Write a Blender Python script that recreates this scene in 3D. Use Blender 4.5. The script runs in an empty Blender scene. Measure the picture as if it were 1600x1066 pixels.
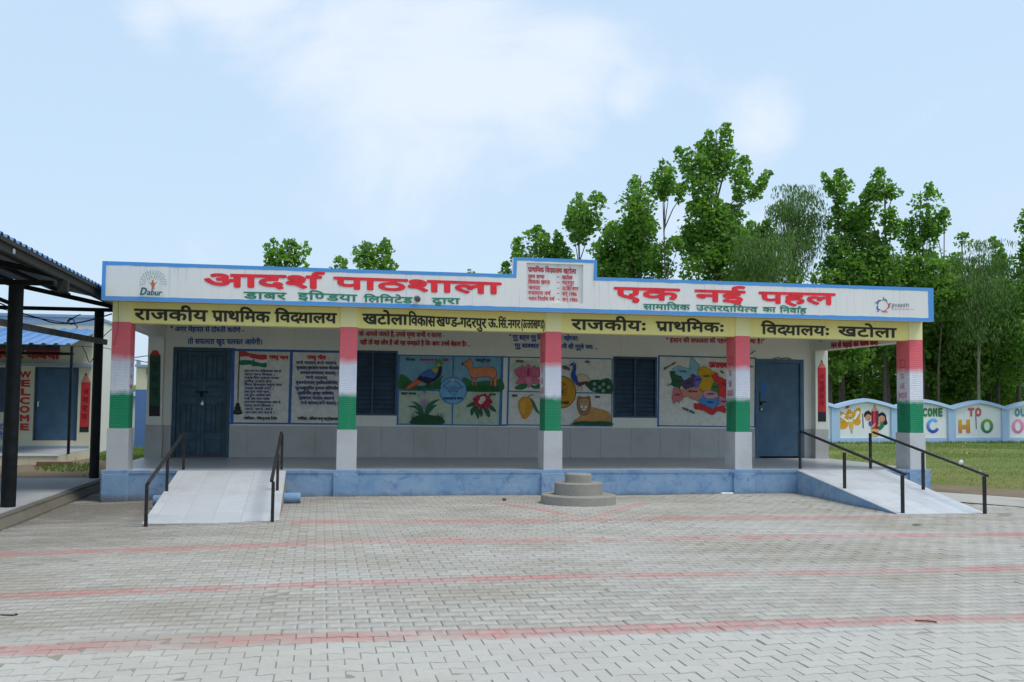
import bpy, math, random
import numpy as np
from mathutils import Vector, Matrix
from mathutils.geometry import tessellate_polygon
random.seed(7); rng = np.random.default_rng(11)
scn = bpy.context.scene
col = scn.collection
R = math.radians

# ------------------------------------------------------------------ camera
CAM = Vector((3.3231, -17.8632, 1.1206)); YAW, PIT, ROL = R(10.255), R(3.4247), R(0.5885); F = 1650.0
fw = Vector((math.sin(YAW)*math.cos(PIT), math.cos(YAW)*math.cos(PIT), math.sin(PIT)))
rt = Vector((math.cos(YAW), -math.sin(YAW), 0)); up = rt.cross(fw)
r2 = rt*math.cos(ROL)+up*math.sin(ROL); u2 = -rt*math.sin(ROL)+up*math.cos(ROL)
cd = bpy.data.cameras.new('camera'); cam = bpy.data.objects.new('camera', cd); col.objects.link(cam)
M = Matrix((r2, u2, -fw)).transposed().to_4x4(); M.translation = CAM
cam.matrix_world = M
cd.sensor_width = 36; cd.lens = F/1600*36; cd.clip_end = 2000; cd.clip_start = .1
scn.camera = cam

# ------------------------------------------------------------------ world, sun, exposure
SUN = Vector((.34, -.22, .91)).normalized()
world = bpy.data.worlds.new('World'); scn.world = world; world.use_nodes = True
nt = world.node_tree; N = nt.nodes; L = nt.links
bg = N['Background']; bg.inputs[1].default_value = 1.0
sky = N.new('ShaderNodeTexSky'); sky.sky_type = 'NISHITA'; sky.sun_disc = False
sky.sun_elevation = math.asin(SUN.z); sky.sun_rotation = math.atan2(SUN.x, SUN.y)
sky.air_density = 1.3; sky.dust_density = 2.2; sky.ozone_density = 2.0; sky.altitude = 200
def sn(t, **k):
    n = N.new(t)
    for a, b in k.items(): setattr(n, a, b)
    return n
sk = sn('ShaderNodeVectorMath', operation='SCALE'); sk.inputs['Scale'].default_value = .115
L.new(sky.outputs[0], sk.inputs[0])
tc = sn('ShaderNodeTexCoord'); mp = sn('ShaderNodeMapping'); mp.inputs['Scale'].default_value = (1, 1, 1.7)
L.new(tc.outputs['Generated'], mp.inputs[0])
no = sn('ShaderNodeTexNoise'); no.inputs['Scale'].default_value = 4.2; no.inputs['Detail'].default_value = 7; no.inputs['Roughness'].default_value = .58
no.inputs['Distortion'].default_value = .4
L.new(mp.outputs[0], no.inputs['Vector'])
# the large cloud bank high in front of the camera, and a smaller one to its right: soft masks on the direction
def blob(u, v, w):
    d = (fw+r2*(u-800)/F-u2*(v-533)/F).normalized()
    dt = sn('ShaderNodeVectorMath', operation='DISTANCE'); L.new(tc.outputs['Generated'], dt.inputs[0]); dt.inputs[1].default_value = d
    mr = sn('ShaderNodeMapRange'); mr.interpolation_type = 'SMOOTHSTEP'
    mr.inputs[1].default_value = 0; mr.inputs[2].default_value = w; mr.inputs[3].default_value = 1; mr.inputs[4].default_value = 0
    L.new(dt.outputs['Value'], mr.inputs[0]); return mr.outputs[0]
s = None
for u, v, w in ((640, 70, .22), (860, 130, .12), (1185, 205, .07), (370, -20, .12), (980, 150, .05), (240, 40, .05)):
    b = blob(u, v, w)
    if s is None: s = b
    else:
        m = sn('ShaderNodeMath', operation='MAXIMUM'); L.new(s, m.inputs[0]); L.new(b, m.inputs[1]); s = m.outputs[0]
a1 = sn('ShaderNodeMath', operation='MULTIPLY_ADD'); L.new(s, a1.inputs[0]); a1.inputs[1].default_value = .27; L.new(no.outputs['Fac'], a1.inputs[2])
cr = sn('ShaderNodeMapRange'); cr.interpolation_type = 'SMOOTHSTEP'
cr.inputs[1].default_value = .52; cr.inputs[2].default_value = .86; cr.inputs[3].default_value = 0; cr.inputs[4].default_value = .58
L.new(a1.outputs[0], cr.inputs[0])
# pale summer haze over the whole sky
hz = sn('ShaderNodeMix', data_type='RGBA'); hz.inputs[0].default_value = .70
L.new(sk.outputs[0], hz.inputs[6]); hz.inputs[7].default_value = (.72, .93, 1.17, 1)
cm = sn('ShaderNodeMix', data_type='RGBA'); L.new(cr.outputs[0], cm.inputs[0]); L.new(hz.outputs[2], cm.inputs[6]); cm.inputs[7].default_value = (.97, 1.0, 1.05, 1)
L.new(cm.outputs[2], bg.inputs[0])
sl = bpy.data.lights.new('sun', 'SUN'); sun = bpy.data.objects.new('sun', sl); col.objects.link(sun)
sl.energy = 2.0; sl.angle = R(18); sl.color = (1, .95, .87)
sun.rotation_euler = SUN.to_track_quat('Z', 'Y').to_euler(); sun.location = (20, 10, 40)
vs = scn.view_settings; vs.view_transform = 'Standard'; vs.look = 'None'; vs.gamma = 1; vs.use_curve_mapping = False; vs.exposure = 0
scn.cycles.use_denoising = True
scn.cycles.max_bounces = 6

# ------------------------------------------------------------------ helpers
def at(u, v, X=None, Y=None, Z=None):
    """the point of a real plane (a wall, the ground) that the photograph shows at pixel u, v"""
    d = fw+r2*((u-800)/F)-u2*((v-533)/F)
    t = (X-CAM.x)/d.x if X is not None else (Y-CAM.y)/d.y if Y is not None else (Z-CAM.z)/d.z
    return CAM+d*t
def atp(u, v, p, n):
    d = fw+r2*((u-800)/F)-u2*((v-533)/F)
    return CAM+d*((p-CAM).dot(n)/d.dot(n))

def tag(o, label=None, cat=None, group=None, kind=None):
    for k, v in (('label', label), ('category', cat), ('group', group), ('kind', kind)):
        if v: o[k] = v
    return o
def empty(name, loc, label, cat, group=None):
    o = bpy.data.objects.new(name, None); col.objects.link(o); o.location = loc; o.empty_display_size = .2
    return tag(o, label, cat, group)
def wloc(o):
    v = Vector((0, 0, 0))
    while o: v += o.location; o = o.parent
    return v

class MB:
    def __init__(s): s.v = []; s.f = []; s.m = []; s.c = []
    def add(s, vs, fs, mi=0, c=None):
        b = len(s.v); s.v += [tuple(p) for p in vs]
        for f in fs: s.f.append([b+i for i in f]); s.m.append(mi); s.c.append(c)
        return s
    def box(s, x0, x1, y0, y1, z0, z1, mi=0, c=None):
        return s.add([(x, y, z) for z in (z0, z1) for x, y in ((x0, y0), (x1, y0), (x1, y1), (x0, y1))],
                     [(3, 2, 1, 0), (4, 5, 6, 7), (0, 1, 5, 4), (1, 2, 6, 5), (2, 3, 7, 6), (3, 0, 4, 7)], mi, c)
    def hexa(s, b, t, mi=0, c=None):       # four bottom and four top corners, anticlockwise from above
        return s.add(list(b)+list(t), [(3, 2, 1, 0), (4, 5, 6, 7), (0, 1, 5, 4), (1, 2, 6, 5), (2, 3, 7, 6), (3, 0, 4, 7)], mi, c)
    def bar(s, p, q, w, h=None, upv=(0, 0, 1), mi=0, c=None):
        p = Vector(p); q = Vector(q); h = h or w; d = (q-p).normalized(); a = d.cross(Vector(upv)).normalized(); b = a.cross(d).normalized()
        P = [o+a*(i*w/2)+b*(j*h/2) for o in (p, q) for i, j in ((-1, -1), (1, -1), (1, 1), (-1, 1))]
        return s.add(P, [(3, 2, 1, 0), (4, 5, 6, 7), (0, 1, 5, 4), (1, 2, 6, 5), (2, 3, 7, 6), (3, 0, 4, 7)], mi, c)
    def tube(s, pts, r, n=8, mi=0, c=None, cap=True):
        pts = [Vector(p) for p in pts]; rs = r if isinstance(r, (list, tuple)) else [r]*len(pts)
        vs = []
        for i, p in enumerate(pts):
            d = (pts[min(i+1, len(pts)-1)]-pts[max(i-1, 0)]).normalized()
            a = d.cross(Vector((.137, .2, 1)) if abs(d.z) < .95 else Vector((1, 0, 0))).normalized(); b = d.cross(a)
            vs += [p+a*(math.cos(2*math.pi*k/n)*rs[i])+b*(math.sin(2*math.pi*k/n)*rs[i]) for k in range(n)]
        fs = [(i*n+k, i*n+(k+1) % n, (i+1)*n+(k+1) % n, (i+1)*n+k) for i in range(len(pts)-1) for k in range(n)]
        if cap: fs += [tuple(range(n))[::-1], tuple((len(pts)-1)*n+k for k in range(n))]
        return s.add(vs, fs, mi, c)
    def lathe(s, cx, cy, prof, n=40, mi=0, c=None):
        vs = [(cx+r*math.cos(2*math.pi*k/n), cy+r*math.sin(2*math.pi*k/n), z) for r, z in prof for k in range(n)]
        fs = [(i*n+k, i*n+(k+1) % n, (i+1)*n+(k+1) % n, (i+1)*n+k) for i in range(len(prof)-1) for k in range(n)]
        fs += [tuple(range(n))[::-1], tuple((len(prof)-1)*n+k for k in range(n))]
        return s.add(vs, fs, mi, c)
    def prism(s, pts, off, mi=0, c=None):  # planar polygon swept by the vector off
        pts = [Vector(p) for p in pts]; off = Vector(off); n = len(pts)
        tr = tessellate_polygon([pts])
        s.add(pts+[p+off for p in pts], [t for t in tr]+[tuple(i+n for i in t[::-1]) for t in tr]+[(i, (i+1) % n, (i+1) % n+n, i+n) for i in range(n)], mi, c)
        return s
    def build(s, name, mats, parent=None, bevel=0, smooth=False, label=None, kind=None, recalc=True):
        o0 = wloc(parent) if parent else Vector((0, 0, 0))
        me = bpy.data.meshes.new(name); V = np.array(s.v, dtype=np.float64)
        if parent is not None and len(V): V = V-np.array(o0)
        me.from_pydata(V.tolist(), [], s.f)
        mats = mats if isinstance(mats, (list, tuple)) else [mats]
        for m in mats: me.materials.append(m)
        if any(s.m): me.polygons.foreach_set('material_index', s.m)
        if any(c is not None for c in s.c):
            ca = me.color_attributes.new('Col', 'FLOAT_COLOR', 'CORNER'); arr = []
            for f, c in zip(s.f, s.c): arr += (list(c)+[1.0] if c else [.5, .5, .5, 1.0])*len(f)
            ca.data.foreach_set('color', arr)
        if smooth: me.polygons.foreach_set('use_smooth', [True]*len(me.polygons))
        me.update()
        if recalc:
            import bmesh
            bm = bmesh.new(); bm.from_mesh(me); bmesh.ops.recalc_face_normals(bm, faces=bm.faces); bm.to_mesh(me); bm.free()
        o = bpy.data.objects.new(name, me); col.objects.link(o)
        if parent is not None: o.parent = parent
        if bevel:
            b = o.modifiers.new('bevel', 'BEVEL'); b.width = bevel; b.segments = 2; b.limit_method = 'ANGLE'
        return tag(o, label=label, kind=kind)

def fastmesh(name, V, Fq, mats, parent=None, attr=None):
    """V (n,3) float, Fq (m,4) or (m,3) int"""
    if parent is not None: V = V-np.array(wloc(parent))
    me = bpy.data.meshes.new(name); k = Fq.shape[1]
    me.vertices.add(len(V)); me.vertices.foreach_set('co', V.astype(np.float32).ravel())
    me.loops.add(Fq.size); me.loops.foreach_set('vertex_index', Fq.astype(np.int32).ravel())
    me.polygons.add(len(Fq)); me.polygons.foreach_set('loop_start', np.arange(0, Fq.size, k, dtype=np.int32))
    me.polygons.foreach_set('loop_total', np.full(len(Fq), k, dtype=np.int32))
    me.update(calc_edges=True); me.validate()
    if attr is not None:
        a = me.attributes.new('rnd', 'FLOAT', 'FACE'); a.data.foreach_set('value', attr.astype(np.float32))
    for m in (mats if isinstance(mats, (list, tuple)) else [mats]): me.materials.append(m)
    o = bpy.data.objects.new(name, me); col.objects.link(o)
    if parent is not None: o.parent = parent
    return o

# ------------------------------------------------------------------ materials
class NT:
    def __init__(s, name):
        s.mat = bpy.data.materials.new(name); s.mat.use_nodes = True; s.t = s.mat.node_tree; s.b = s.t.nodes['Principled BSDF']
    def n(s, t, **k):
        o = s.t.nodes.new(t)
        for a, b in k.items(): setattr(o, a, b)
        return o
    def l(s, a, b): s.t.links.new(a, b)
    def pos(s): return s.n('ShaderNodeNewGeometry').outputs['Position']
    def noise(s, scale, det=4, rough=.55, vec=None, stretch=None, dist=0):
        v = vec or s.pos()
        if stretch:
            m = s.n('ShaderNodeMapping'); m.inputs['Scale'].default_value = stretch; s.l(v, m.inputs[0]); v = m.outputs[0]
        o = s.n('ShaderNodeTexNoise'); o.inputs['Scale'].default_value = scale; o.inputs['Detail'].default_value = det
        o.inputs['Roughness'].default_value = rough; o.inputs['Distortion'].default_value = dist; s.l(v, o.inputs['Vector']); return o.outputs['Fac']
    def ramp(s, x, a, b, lo=0., hi=1.):
        o = s.n('ShaderNodeMapRange'); o.inputs[1].default_value = a; o.inputs[2].default_value = b; o.inputs[3].default_value = lo; o.inputs[4].default_value = hi
        s.l(x, o.inputs[0]); return o.outputs[0]
    def mix(s, f, a, b, mode='MIX'):
        o = s.n('ShaderNodeMix', data_type='RGBA', blend_type=mode)
        for i, x in ((0, f), (6, a), (7, b)):
            if isinstance(x, (int, float)): o.inputs[i].default_value = x
            elif isinstance(x, (tuple, list)): o.inputs[i].default_value = (*x[:3], 1)
            else: s.l(x, o.inputs[i])
        return o.outputs[2]
    def math(s, op, a, b=None, c=None):
        o = s.n('ShaderNodeMath', operation=op)
        for i, x in enumerate((a, b, c)):
            if x is None: continue
            if isinstance(x, (int, float)): o.inputs[i].default_value = x
            else: s.l(x, o.inputs[i])
        return o.outputs[0]
    def xyz(s):
        o = s.n('ShaderNodeSeparateXYZ'); s.l(s.pos(), o.inputs[0]); return o.outputs
    def bump(s, h, strength=.3, dist=.01):
        o = s.n('ShaderNodeBump'); o.inputs['Strength'].default_value = strength; o.inputs['Distance'].default_value = dist
        s.l(h, o.inputs['Height']); s.l(o.outputs[0], s.b.inputs['Normal'])
    def done(s, color, rough=.8, spec=.3, metal=0):
        if isinstance(color, (tuple, list)): s.b.inputs['Base Color'].default_value = (*color[:3], 1)
        else: s.l(color, s.b.inputs['Base Color'])
        if isinstance(rough, (int, float)): s.b.inputs['Roughness'].default_value = rough
        else: s.l(rough, s.b.inputs['Roughness'])
        s.b.inputs['Specular IOR Level'].default_value = spec; s.b.inputs['Metallic'].default_value = metal
        return s.mat

def plaster(name, c, dirt=(.25, .22, .18), amt=.25, rough=.85, bs=.35, streak=.12, sc=1.0):
    t = NT(name)
    big = t.ramp(t.noise(1.3*sc, 6, .6), .42, .75, 0, amt)
    x = t.mix(big, c, tuple(a*b*1.6 for a, b in zip(c, (.75, .72, .68))))
    st = t.ramp(t.noise(3, 5, .6, stretch=(6, 6, .35)), .55, .8, 0, streak)
    x = t.mix(st, x, dirt)
    sp = t.ramp(t.noise(55, 2, .5), .71, .76, 0, .35)
    x = t.mix(sp, x, dirt)
    t.bump(t.noise(60*sc, 5, .65), bs, .006)
    return t.done(x, rough, .25)

def flat(name, c, rough=.6, metal=0, var=.12, bs=.1, nsc=8, spec=.4):
    t = NT(name); x = t.mix(t.ramp(t.noise(nsc, 5, .6), .3, .75), tuple(a*(1-var) for a in c), tuple(min(1, a*(1+var)) for a in c))
    t.bump(t.noise(nsc*8, 3), bs, .004); return t.done(x, rough, spec, metal)

M_ = {}
M_['fascia'] = plaster('white_plaster', (.80, .79, .77), amt=.30, streak=.34)
M_['wall'] = plaster('rear_wall_paint', (.80, .79, .74), amt=.35, streak=.12)
M_['yellow'] = plaster('yellow_paint', (.88, .80, .31), dirt=(.45, .32, .12), amt=.2, streak=.2)
M_['paleyellow'] = plaster('pale_yellow_paint', (.88, .84, .46), dirt=(.45, .32, .12), amt=.2, streak=.16)
M_['skyblue'] = plaster('sky_blue_border_paint', (.10, .33, .72), amt=.25, dirt=(.2, .25, .35))
M_['soffit'] = plaster('grey_soffit', (.45, .42, .38), amt=.4)
M_['cream'] = plaster('cream_wall_paint', (.68, .64, .47), amt=.3, streak=.25)
M_['limewash'] = plaster('limewash_wall', (.74, .74, .66), amt=.35, streak=.25)
M_['greyblue'] = plaster('grey_blue_paint', (.30, .38, .47), amt=.4, streak=.25)
M_['midblue'] = plaster('mid_blue_wall_paint', (.10, .20, .44), amt=.4, streak=.2)
M_['paleblue'] = plaster('pale_blue_paint', (.40, .55, .76), amt=.4, streak=.3, sc=.6)
M_['wallwhite'] = plaster('compound_wall_white', (.80, .81, .81), amt=.35, streak=.25, sc=.6)
M_['doorblue'] = flat('blue_steel_door_paint', (.055, .125, .205), .5, var=.22, nsc=3)
M_['darkdoor'] = flat('dark_blue_timber_paint', (.035, .085, .130), .5, var=.35, nsc=5, bs=.3)
M_['winblue'] = flat('navy_shutter_paint', (.042, .080, .135), .5, var=.3, nsc=5)
M_['steelblack'] = flat('black_steel_paint', (.010, .011, .013), .6, var=.5, spec=.2)
M_['railblack'] = flat('worn_black_rail_paint', (.022, .020, .020), .45, var=.7, nsc=16)
M_['steelgrey'] = flat('grey_steel_channel', (.12, .125, .125), .6, var=.4)
M_['gutter'] = flat('dark_weathered_gutter', (.028, .027, .020), .8, var=.4)
M_['metal'] = flat('bare_metal', (.55, .55, .55), .3, 1)
M_['black'] = flat('black_rubber', (.01, .01, .01), .5)
M_['bark'] = flat('grey_brown_bark', (.11, .085, .065), .9, var=.4, bs=.8, nsc=6)
M_['palebark'] = flat('pale_smooth_bark', (.26, .23, .17), .85, var=.3, bs=.4, nsc=4)

def m_plinth():
    t = NT('weathered_blue_plinth_paint'); xyz = t.xyz()
    x = t.mix(t.ramp(t.noise(2.2, 7, .65), .35, .68), (.19, .32, .50), (.30, .41, .54))
    x = t.mix(t.ramp(t.noise(5, 6, .7, dist=.6), .52, .72, 0, .75), x, (.075, .16, .33))
    low = t.ramp(t.math('ADD', xyz[2], t.math('MULTIPLY', t.noise(6, 6, .7), .22)), -.25, -.36, 0, .85)
    x = t.mix(low, x, (.14, .135, .12))
    x = t.mix(t.ramp(t.noise(38, 3), .70, .76, 0, .6), x, (.5, .55, .6))
    t.bump(t.noise(14, 7, .7), .6, .012); return t.done(x, .85, .2)
M_['plinth'] = m_plinth()
def m_floor():
    t = NT('polished_mosaic_floor'); x = t.mix(t.noise(5, 6, .6), (.47, .47, .47), (.53, .53, .53))
    return t.done(x, .34, .5)
M_['floor'] = m_floor()
def m_tile(name, a, b, rough=.35):
    t = NT(name); oi = t.n('ShaderNodeObjectInfo'); x = t.mix(t.noise(7, 7, .7, dist=.5), a, b)
    x = t.mix(t.math('MULTIPLY', oi.outputs['Random'], .22), x, tuple(c*.6 for c in a))
    x = t.mix(t.ramp(t.noise(1.7, 6, .65), .5, .8, 0, .35), x, (.20, .17, .13))
    t.bump(t.noise(40, 3), .05, .004); return t.done(x, rough, .45)
M_['tile'] = m_tile('grey_marbled_tile', (.42, .42, .41), (.54, .54, .53))
M_['whitetile'] = m_tile('pale_grey_marbled_tile', (.54, .54, .55), (.66, .66, .66))
M_['ramp'] = m_tile('white_glazed_ramp_tile', (.50, .52, .54), (.66, .67, .68), .5)
def m_conc(name, a, b):
    t = NT(name); x = t.mix(t.noise(6, 8, .7), a, b); x = t.mix(t.ramp(t.noise(1.6, 6, .6), .5, .8, 0, .5), x, tuple(c*.55 for c in a))
    x = t.mix(t.ramp(t.noise(70, 3, .6), .62, .75, 0, .5), x, tuple(c*.5 for c in a))
    t.bump(t.noise(35, 7, .75), .7, .012); return t.done(x, .9, .2)
M_['concrete'] = m_conc('rough_grey_concrete', (.26, .24, .205), (.38, .355, .31))
M_['kerb'] = m_conc('brown_grey_cement', (.13, .115, .09), (.20, .18, .145))
M_['slab'] = m_conc('grey_cement_floor', (.34, .355, .37), (.45, .46, .47))
M_['brick'] = m_conc('red_brown_brick', (.20, .10, .07), (.30, .18, .12))

def m_pillar(zs):
    """tricolour bands sprayed one into the next: red, white, green, by height on the shaft"""
    t = NT('tricolour_pillar_paint'); xyz = t.xyz()
    z = t.math('ADD', xyz[2], t.math('MULTIPLY', t.math('SUBTRACT', t.noise(7, 5, .6), .5), .12))
    x = t.mix(t.ramp(z, 1.74, 1.87), (.78, .78, .85), (.84, .16, .19))
    x = t.mix(t.ramp(z, 1.20, 1.30), (.015, .26, .12), x)
    x = t.mix(t.ramp(t.noise(3, 6, .6, stretch=(3, 3, .5)), .5, .8, 0, .25), x, (.25, .25, .25))
    x = t.mix(t.ramp(t.noise(45, 2), .72, .76, 0, .7), x, (.6, .6, .6))
    w = t.n('ShaderNodeTexWave'); w.bands_direction = 'Z'; w.inputs['Scale'].default_value = 9; w.inputs['Distortion'].default_value = 5; w.inputs['Detail'].default_value = 3; w.inputs['Detail Scale'].default_value = 2.0
    t.l(t.pos(), w.inputs['Vector'])
    t.bump(t.math('ADD', w.outputs['Fac'], t.noise(30, 5, .7)), .35, .012); return t.done(x, .7, .3)
M_['pillar'] = m_pillar(None)

def m_paint():
    t = NT('sign_painters_enamel'); a = t.n('ShaderNodeVertexColor'); a.layer_name = 'Col'
    x = t.mix(t.ramp(t.noise(9, 6, .65), .4, .75, 0, .5), t.mix(1., a.outputs[0], (1.25, 1.25, 1.25), 'MULTIPLY'), t.mix(1., a.outputs[0], (.62, .62, .62), 'MULTIPLY'))
    t.bump(t.noise(60, 5, .6), .25, .004)
    return t.done(x, .6, .3)
M_['paint'] = m_paint()

def m_paver():
    t = NT('concrete_interlocking_paver'); xyz = t.xyz(); oi = t.n('ShaderNodeObjectInfo'); at_ = t.n('ShaderNodeAttribute'); at_.attribute_name = 'rnd'
    r = t.math('FRACT', t.math('ADD', oi.outputs['Random'], at_.outputs['Fac']))
    x = t.mix(r, (.365, .345, .300), (.465, .445, .392))
    x = t.mix(t.ramp(t.math('FRACT', t.math('MULTIPLY', r, 7.31)), .72, .98, 0, .6), x, (.45, .41, .35))
    x = t.mix(t.ramp(t.noise(.45, 7, .68), .44, .62, 0, .7), x, (.32, .28, .22))
    x = t.mix(t.math('MULTIPLY', t.ramp(t.math('ADD', xyz[1], t.math('MULTIPLY', t.noise(6, 4), .2)), -10.70, -10.82), .55), x, (.54, .52, .47))
    grime_and_shade = t.math('MULTIPLY', t.ramp(t.math('ADD', t.math('ADD', xyz[0], t.math('MULTIPLY', xyz[1], -.55)), t.math('MULTIPLY', t.noise(1.3, 6, .7), 3.4)), 7.2, 2.6), .85)  # grime on the shed side, with the shed's shadow painted into the same colour
    x = t.mix(grime_and_shade, x, (.17, .155, .13))
    x = t.mix(t.ramp(t.noise(.8, 7, .7, stretch=(.5, 1.8, 1)), .48, .64, 0, .55), x, (.50, .485, .45))
    x = t.mix(t.ramp(t.noise(26, 6, .7, stretch=(.7, 1.6, 1)), .5, .72, 0, .5), x, (.33, .30, .26))
    x = t.mix(t.ramp(t.noise(90, 3, .7), .55, .8, 0, .5), x, (.26, .24, .21))
    # chalky red playground lines painted across the pavers: four long ones and a V behind the steps
    nz = t.math('MULTIPLY', t.math('SUBTRACT', t.noise(9, 6, .7), .5), .09)
    y = t.math('ADD', xyz[1], nz); xx = xyz[0]; m = None
    def band(d, hw):
        return t.ramp(t.math('ABSOLUTE', d), hw+.02, hw-.02)
    def mx(a, b): return b if a is None else t.math('MAXIMUM', a, b)
    for cy, sl_, hw in ((-10.70, -.003, .15), (-8.57, .006, .145), (-5.99, .004, .19)):
        m = mx(m, band(t.math('SUBTRACT', y, t.math('MULTIPLY_ADD', xx, sl_, cy-sl_*5)), hw))
    b4 = t.math('MULTIPLY', band(t.math('SUBTRACT', y, t.math('MULTIPLY_ADD', xx, .004, -3.95)), .19), t.math('MULTIPLY', t.ramp(xx, 2.95, 3.0), t.ramp(xx, 11.6, 11.4)))
    m = mx(m, b4)
    for (xa, ya), (xb, yb) in (((8.45, -1.6), (6.99, -3.75)), ((6.0, -1.5), (7.02, -3.72))):
        dx, dy = xb-xa, yb-ya; ln = math.hypot(dx, dy)
        d = t.math('ADD', t.math('MULTIPLY', t.math('SUBTRACT', xx, xa), dy/ln), t.math('MULTIPLY', t.math('SUBTRACT', y, ya), -dx/ln))
        seg = t.math('MULTIPLY', band(d, .10), t.math('MULTIPLY', t.ramp(xyz[1], ya, ya-.1), t.ramp(xyz[1], yb-.1, yb)))
        m = mx(m, seg)
    wear = t.ramp(t.noise(1.5, 8, .8), .40, .60, .12, .85)
    wear2 = t.ramp(t.noise(25, 5, .75), .3, .55, .55, 1)
    m = t.math('MULTIPLY', m, t.math('MULTIPLY', wear, wear2))
    x = t.mix(m, x, (.50, .215, .20))
    t.bump(t.noise(70, 6, .75), .4, .006); return t.done(x, .88, .2)
M_['paver'] = m_paver()
def m_sand():
    t = NT('joint_sand'); x = t.mix(t.noise(8, 6), (.25, .215, .165), (.36, .32, .26)); t.bump(t.noise(80, 4), .6, .01); return t.done(x, .95, .1)
M_['sand'] = m_sand()
def m_grass():
    t = NT('mown_grass_ground')
    x = t.mix(t.ramp(t.noise(.32, 7, .62, stretch=(.6, 1.6, 1)), .38, .62), (.140, .220, .050), (.29, .27, .10))
    x = t.mix(t.ramp(t.noise(6, 6, .7), .45, .75, 0, .7), x, (.13, .19, .045))
    x = t.mix(t.ramp(t.noise(30, 4, .7), .5, .8, 0, .6), x, (.23, .19, .09))
    t.bump(t.noise(30, 6, .75), 1., .05); return t.done(x, .95, .1)
M_['grass'] = m_grass()
def m_dirt():
    t = NT('bare_brown_earth'); x = t.mix(t.noise(2, 8, .7), (.19, .135, .085), (.33, .27, .20))
    x = t.mix(t.ramp(t.noise(14, 6, .7), .5, .8, 0, .5), x, (.13, .09, .06)); x = t.mix(t.ramp(t.noise(1.1, 5), .55, .7, 0, .5), x, (.12, .14, .05))
    t.bump(t.noise(20, 7, .75), .9, .04); return t.done(x, .95, .1)
M_['dirt'] = m_dirt()
def m_cement():
    t = NT('dusty_cement_apron'); x = t.mix(t.noise(1.4, 8, .7), (.36, .34, .30), (.50, .48, .44)); x = t.mix(t.ramp(t.noise(.8, 6), .52, .75, 0, .55), x, (.30, .23, .16))
    t.bump(t.noise(20, 7, .75), .4, .01); return t.done(x, .9, .15)
M_['cement'] = m_cement()
def m_roof():
    t = NT('blue_profiled_roof_sheet'); x = t.mix(t.noise(1.5, 5), (.08, .21, .46), (.13, .29, .55)); return t.done(x, .35, .5)
M_['roof'] = m_roof()
M_['roofunder'] = flat('grey_roof_sheet_underside', (.15, .18, .21), .5, var=.2)
def m_leaf(name, a, b, c, tr=.35):
    t = NT(name); at_ = t.n('ShaderNodeAttribute'); at_.attribute_name = 'rnd'
    x = t.mix(at_.outputs['Fac'], a, b); x = t.mix(t.ramp(t.noise(.55, 4), .42, .66), x, c)
    d = t.n('ShaderNodeBsdfTranslucent'); t.l(t.mix(1., x, (1.1, 1.35, .5), 'MULTIPLY'), d.inputs[0]); ms = t.n('ShaderNodeMixShader'); ms.inputs[0].default_value = tr
    t.done(x, .5, .35); out = t.t.nodes['Material Output']
    t.l(t.b.outputs[0], ms.inputs[1]); t.l(d.outputs[0], ms.inputs[2]); t.l(ms.outputs[0], out.inputs[0]); return t.mat
M_['leaf'] = m_leaf('poplar_leaf', (.095, .21, .055), (.27, .41, .10), (.18, .32, .07), .6)
M_['leafdark'] = m_leaf('eucalyptus_leaf', (.095, .18, .055), (.18, .28, .075), (.13, .22, .06), .35)
M_['leaflight'] = m_leaf('shrub_leaf', (.11, .21, .055), (.24, .36, .09), (.16, .28, .06), .6)
M_['blade'] = m_leaf('grass_blade', (.11, .23, .04), (.26, .30, .10), (.16, .26, .06), .3)
# ------------------------------------------------------------------ Devanagari and Latin lettering as thin painted sheets
VIR = '\u094d'
CONS = set('कखगघङचछजझञटठडढणतथदधनपफबभमयरलवशषसह')
NOSTEM = set('दटठडढछहर'); HALFCUT = {'क': .74, 'फ': .80}
CHARS = sorted(CONS)+list('अआइईउऊएऐओ')+list('ािीुूृेैोौंः़्।')+list("0123456789ABCDEFGHIJKLMNOPQRSTUVWXYZabcdefghijklmnopqrstuvwxyz.,-()\"'!")
GL = {}
def _glyphs():
    obs = []
    def T(b):
        c = bpy.data.curves.new('glyph', 'FONT'); c.body = b; c.resolution_u = 3
        o = bpy.data.objects.new('glyph', c); col.objects.link(o); obs.append(o); return o
    ref = T('|'*20); q = [(ch, T(ch), T('|'*10+ch+'|'*10)) for ch in CHARS+[' ']]
    bpy.context.view_layer.update(); dg = bpy.context.evaluated_depsgraph_get()
    w0 = ref.dimensions.x
    for ch, o, o2 in q:
        if ch == ' ': GL[ch] = (np.zeros((0, 3, 2)), .28); continue
        ev = o.evaluated_get(dg); me = ev.to_mesh(); me.calc_loop_triangles()
        v = np.array([p.co[:2] for p in me.vertices]).reshape(-1, 2)
        t = np.array([v[list(x.vertices)] for x in me.loop_triangles]).reshape(-1, 3, 2)
        GL[ch] = (t, o2.dimensions.x-w0); ev.to_mesh_clear()
    for o in obs: c = o.data; bpy.data.objects.remove(o); bpy.data.curves.remove(c)
_glyphs()
def clip(tr, cx):
    out = []
    for t in tr:
        p = []; n = 3
        for i in range(3):
            a, b = t[i], t[(i+1) % 3]
            if a[0] <= cx: p.append(a)
            if (a[0]-cx)*(b[0]-cx) < 0: k = (cx-a[0])/(b[0]-a[0]); p.append(a+(b-a)*k)
        for i in range(1, len(p)-1): out.append([p[0], p[i], p[i+1]])
    return np.array(out).reshape(-1, 3, 2)
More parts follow.
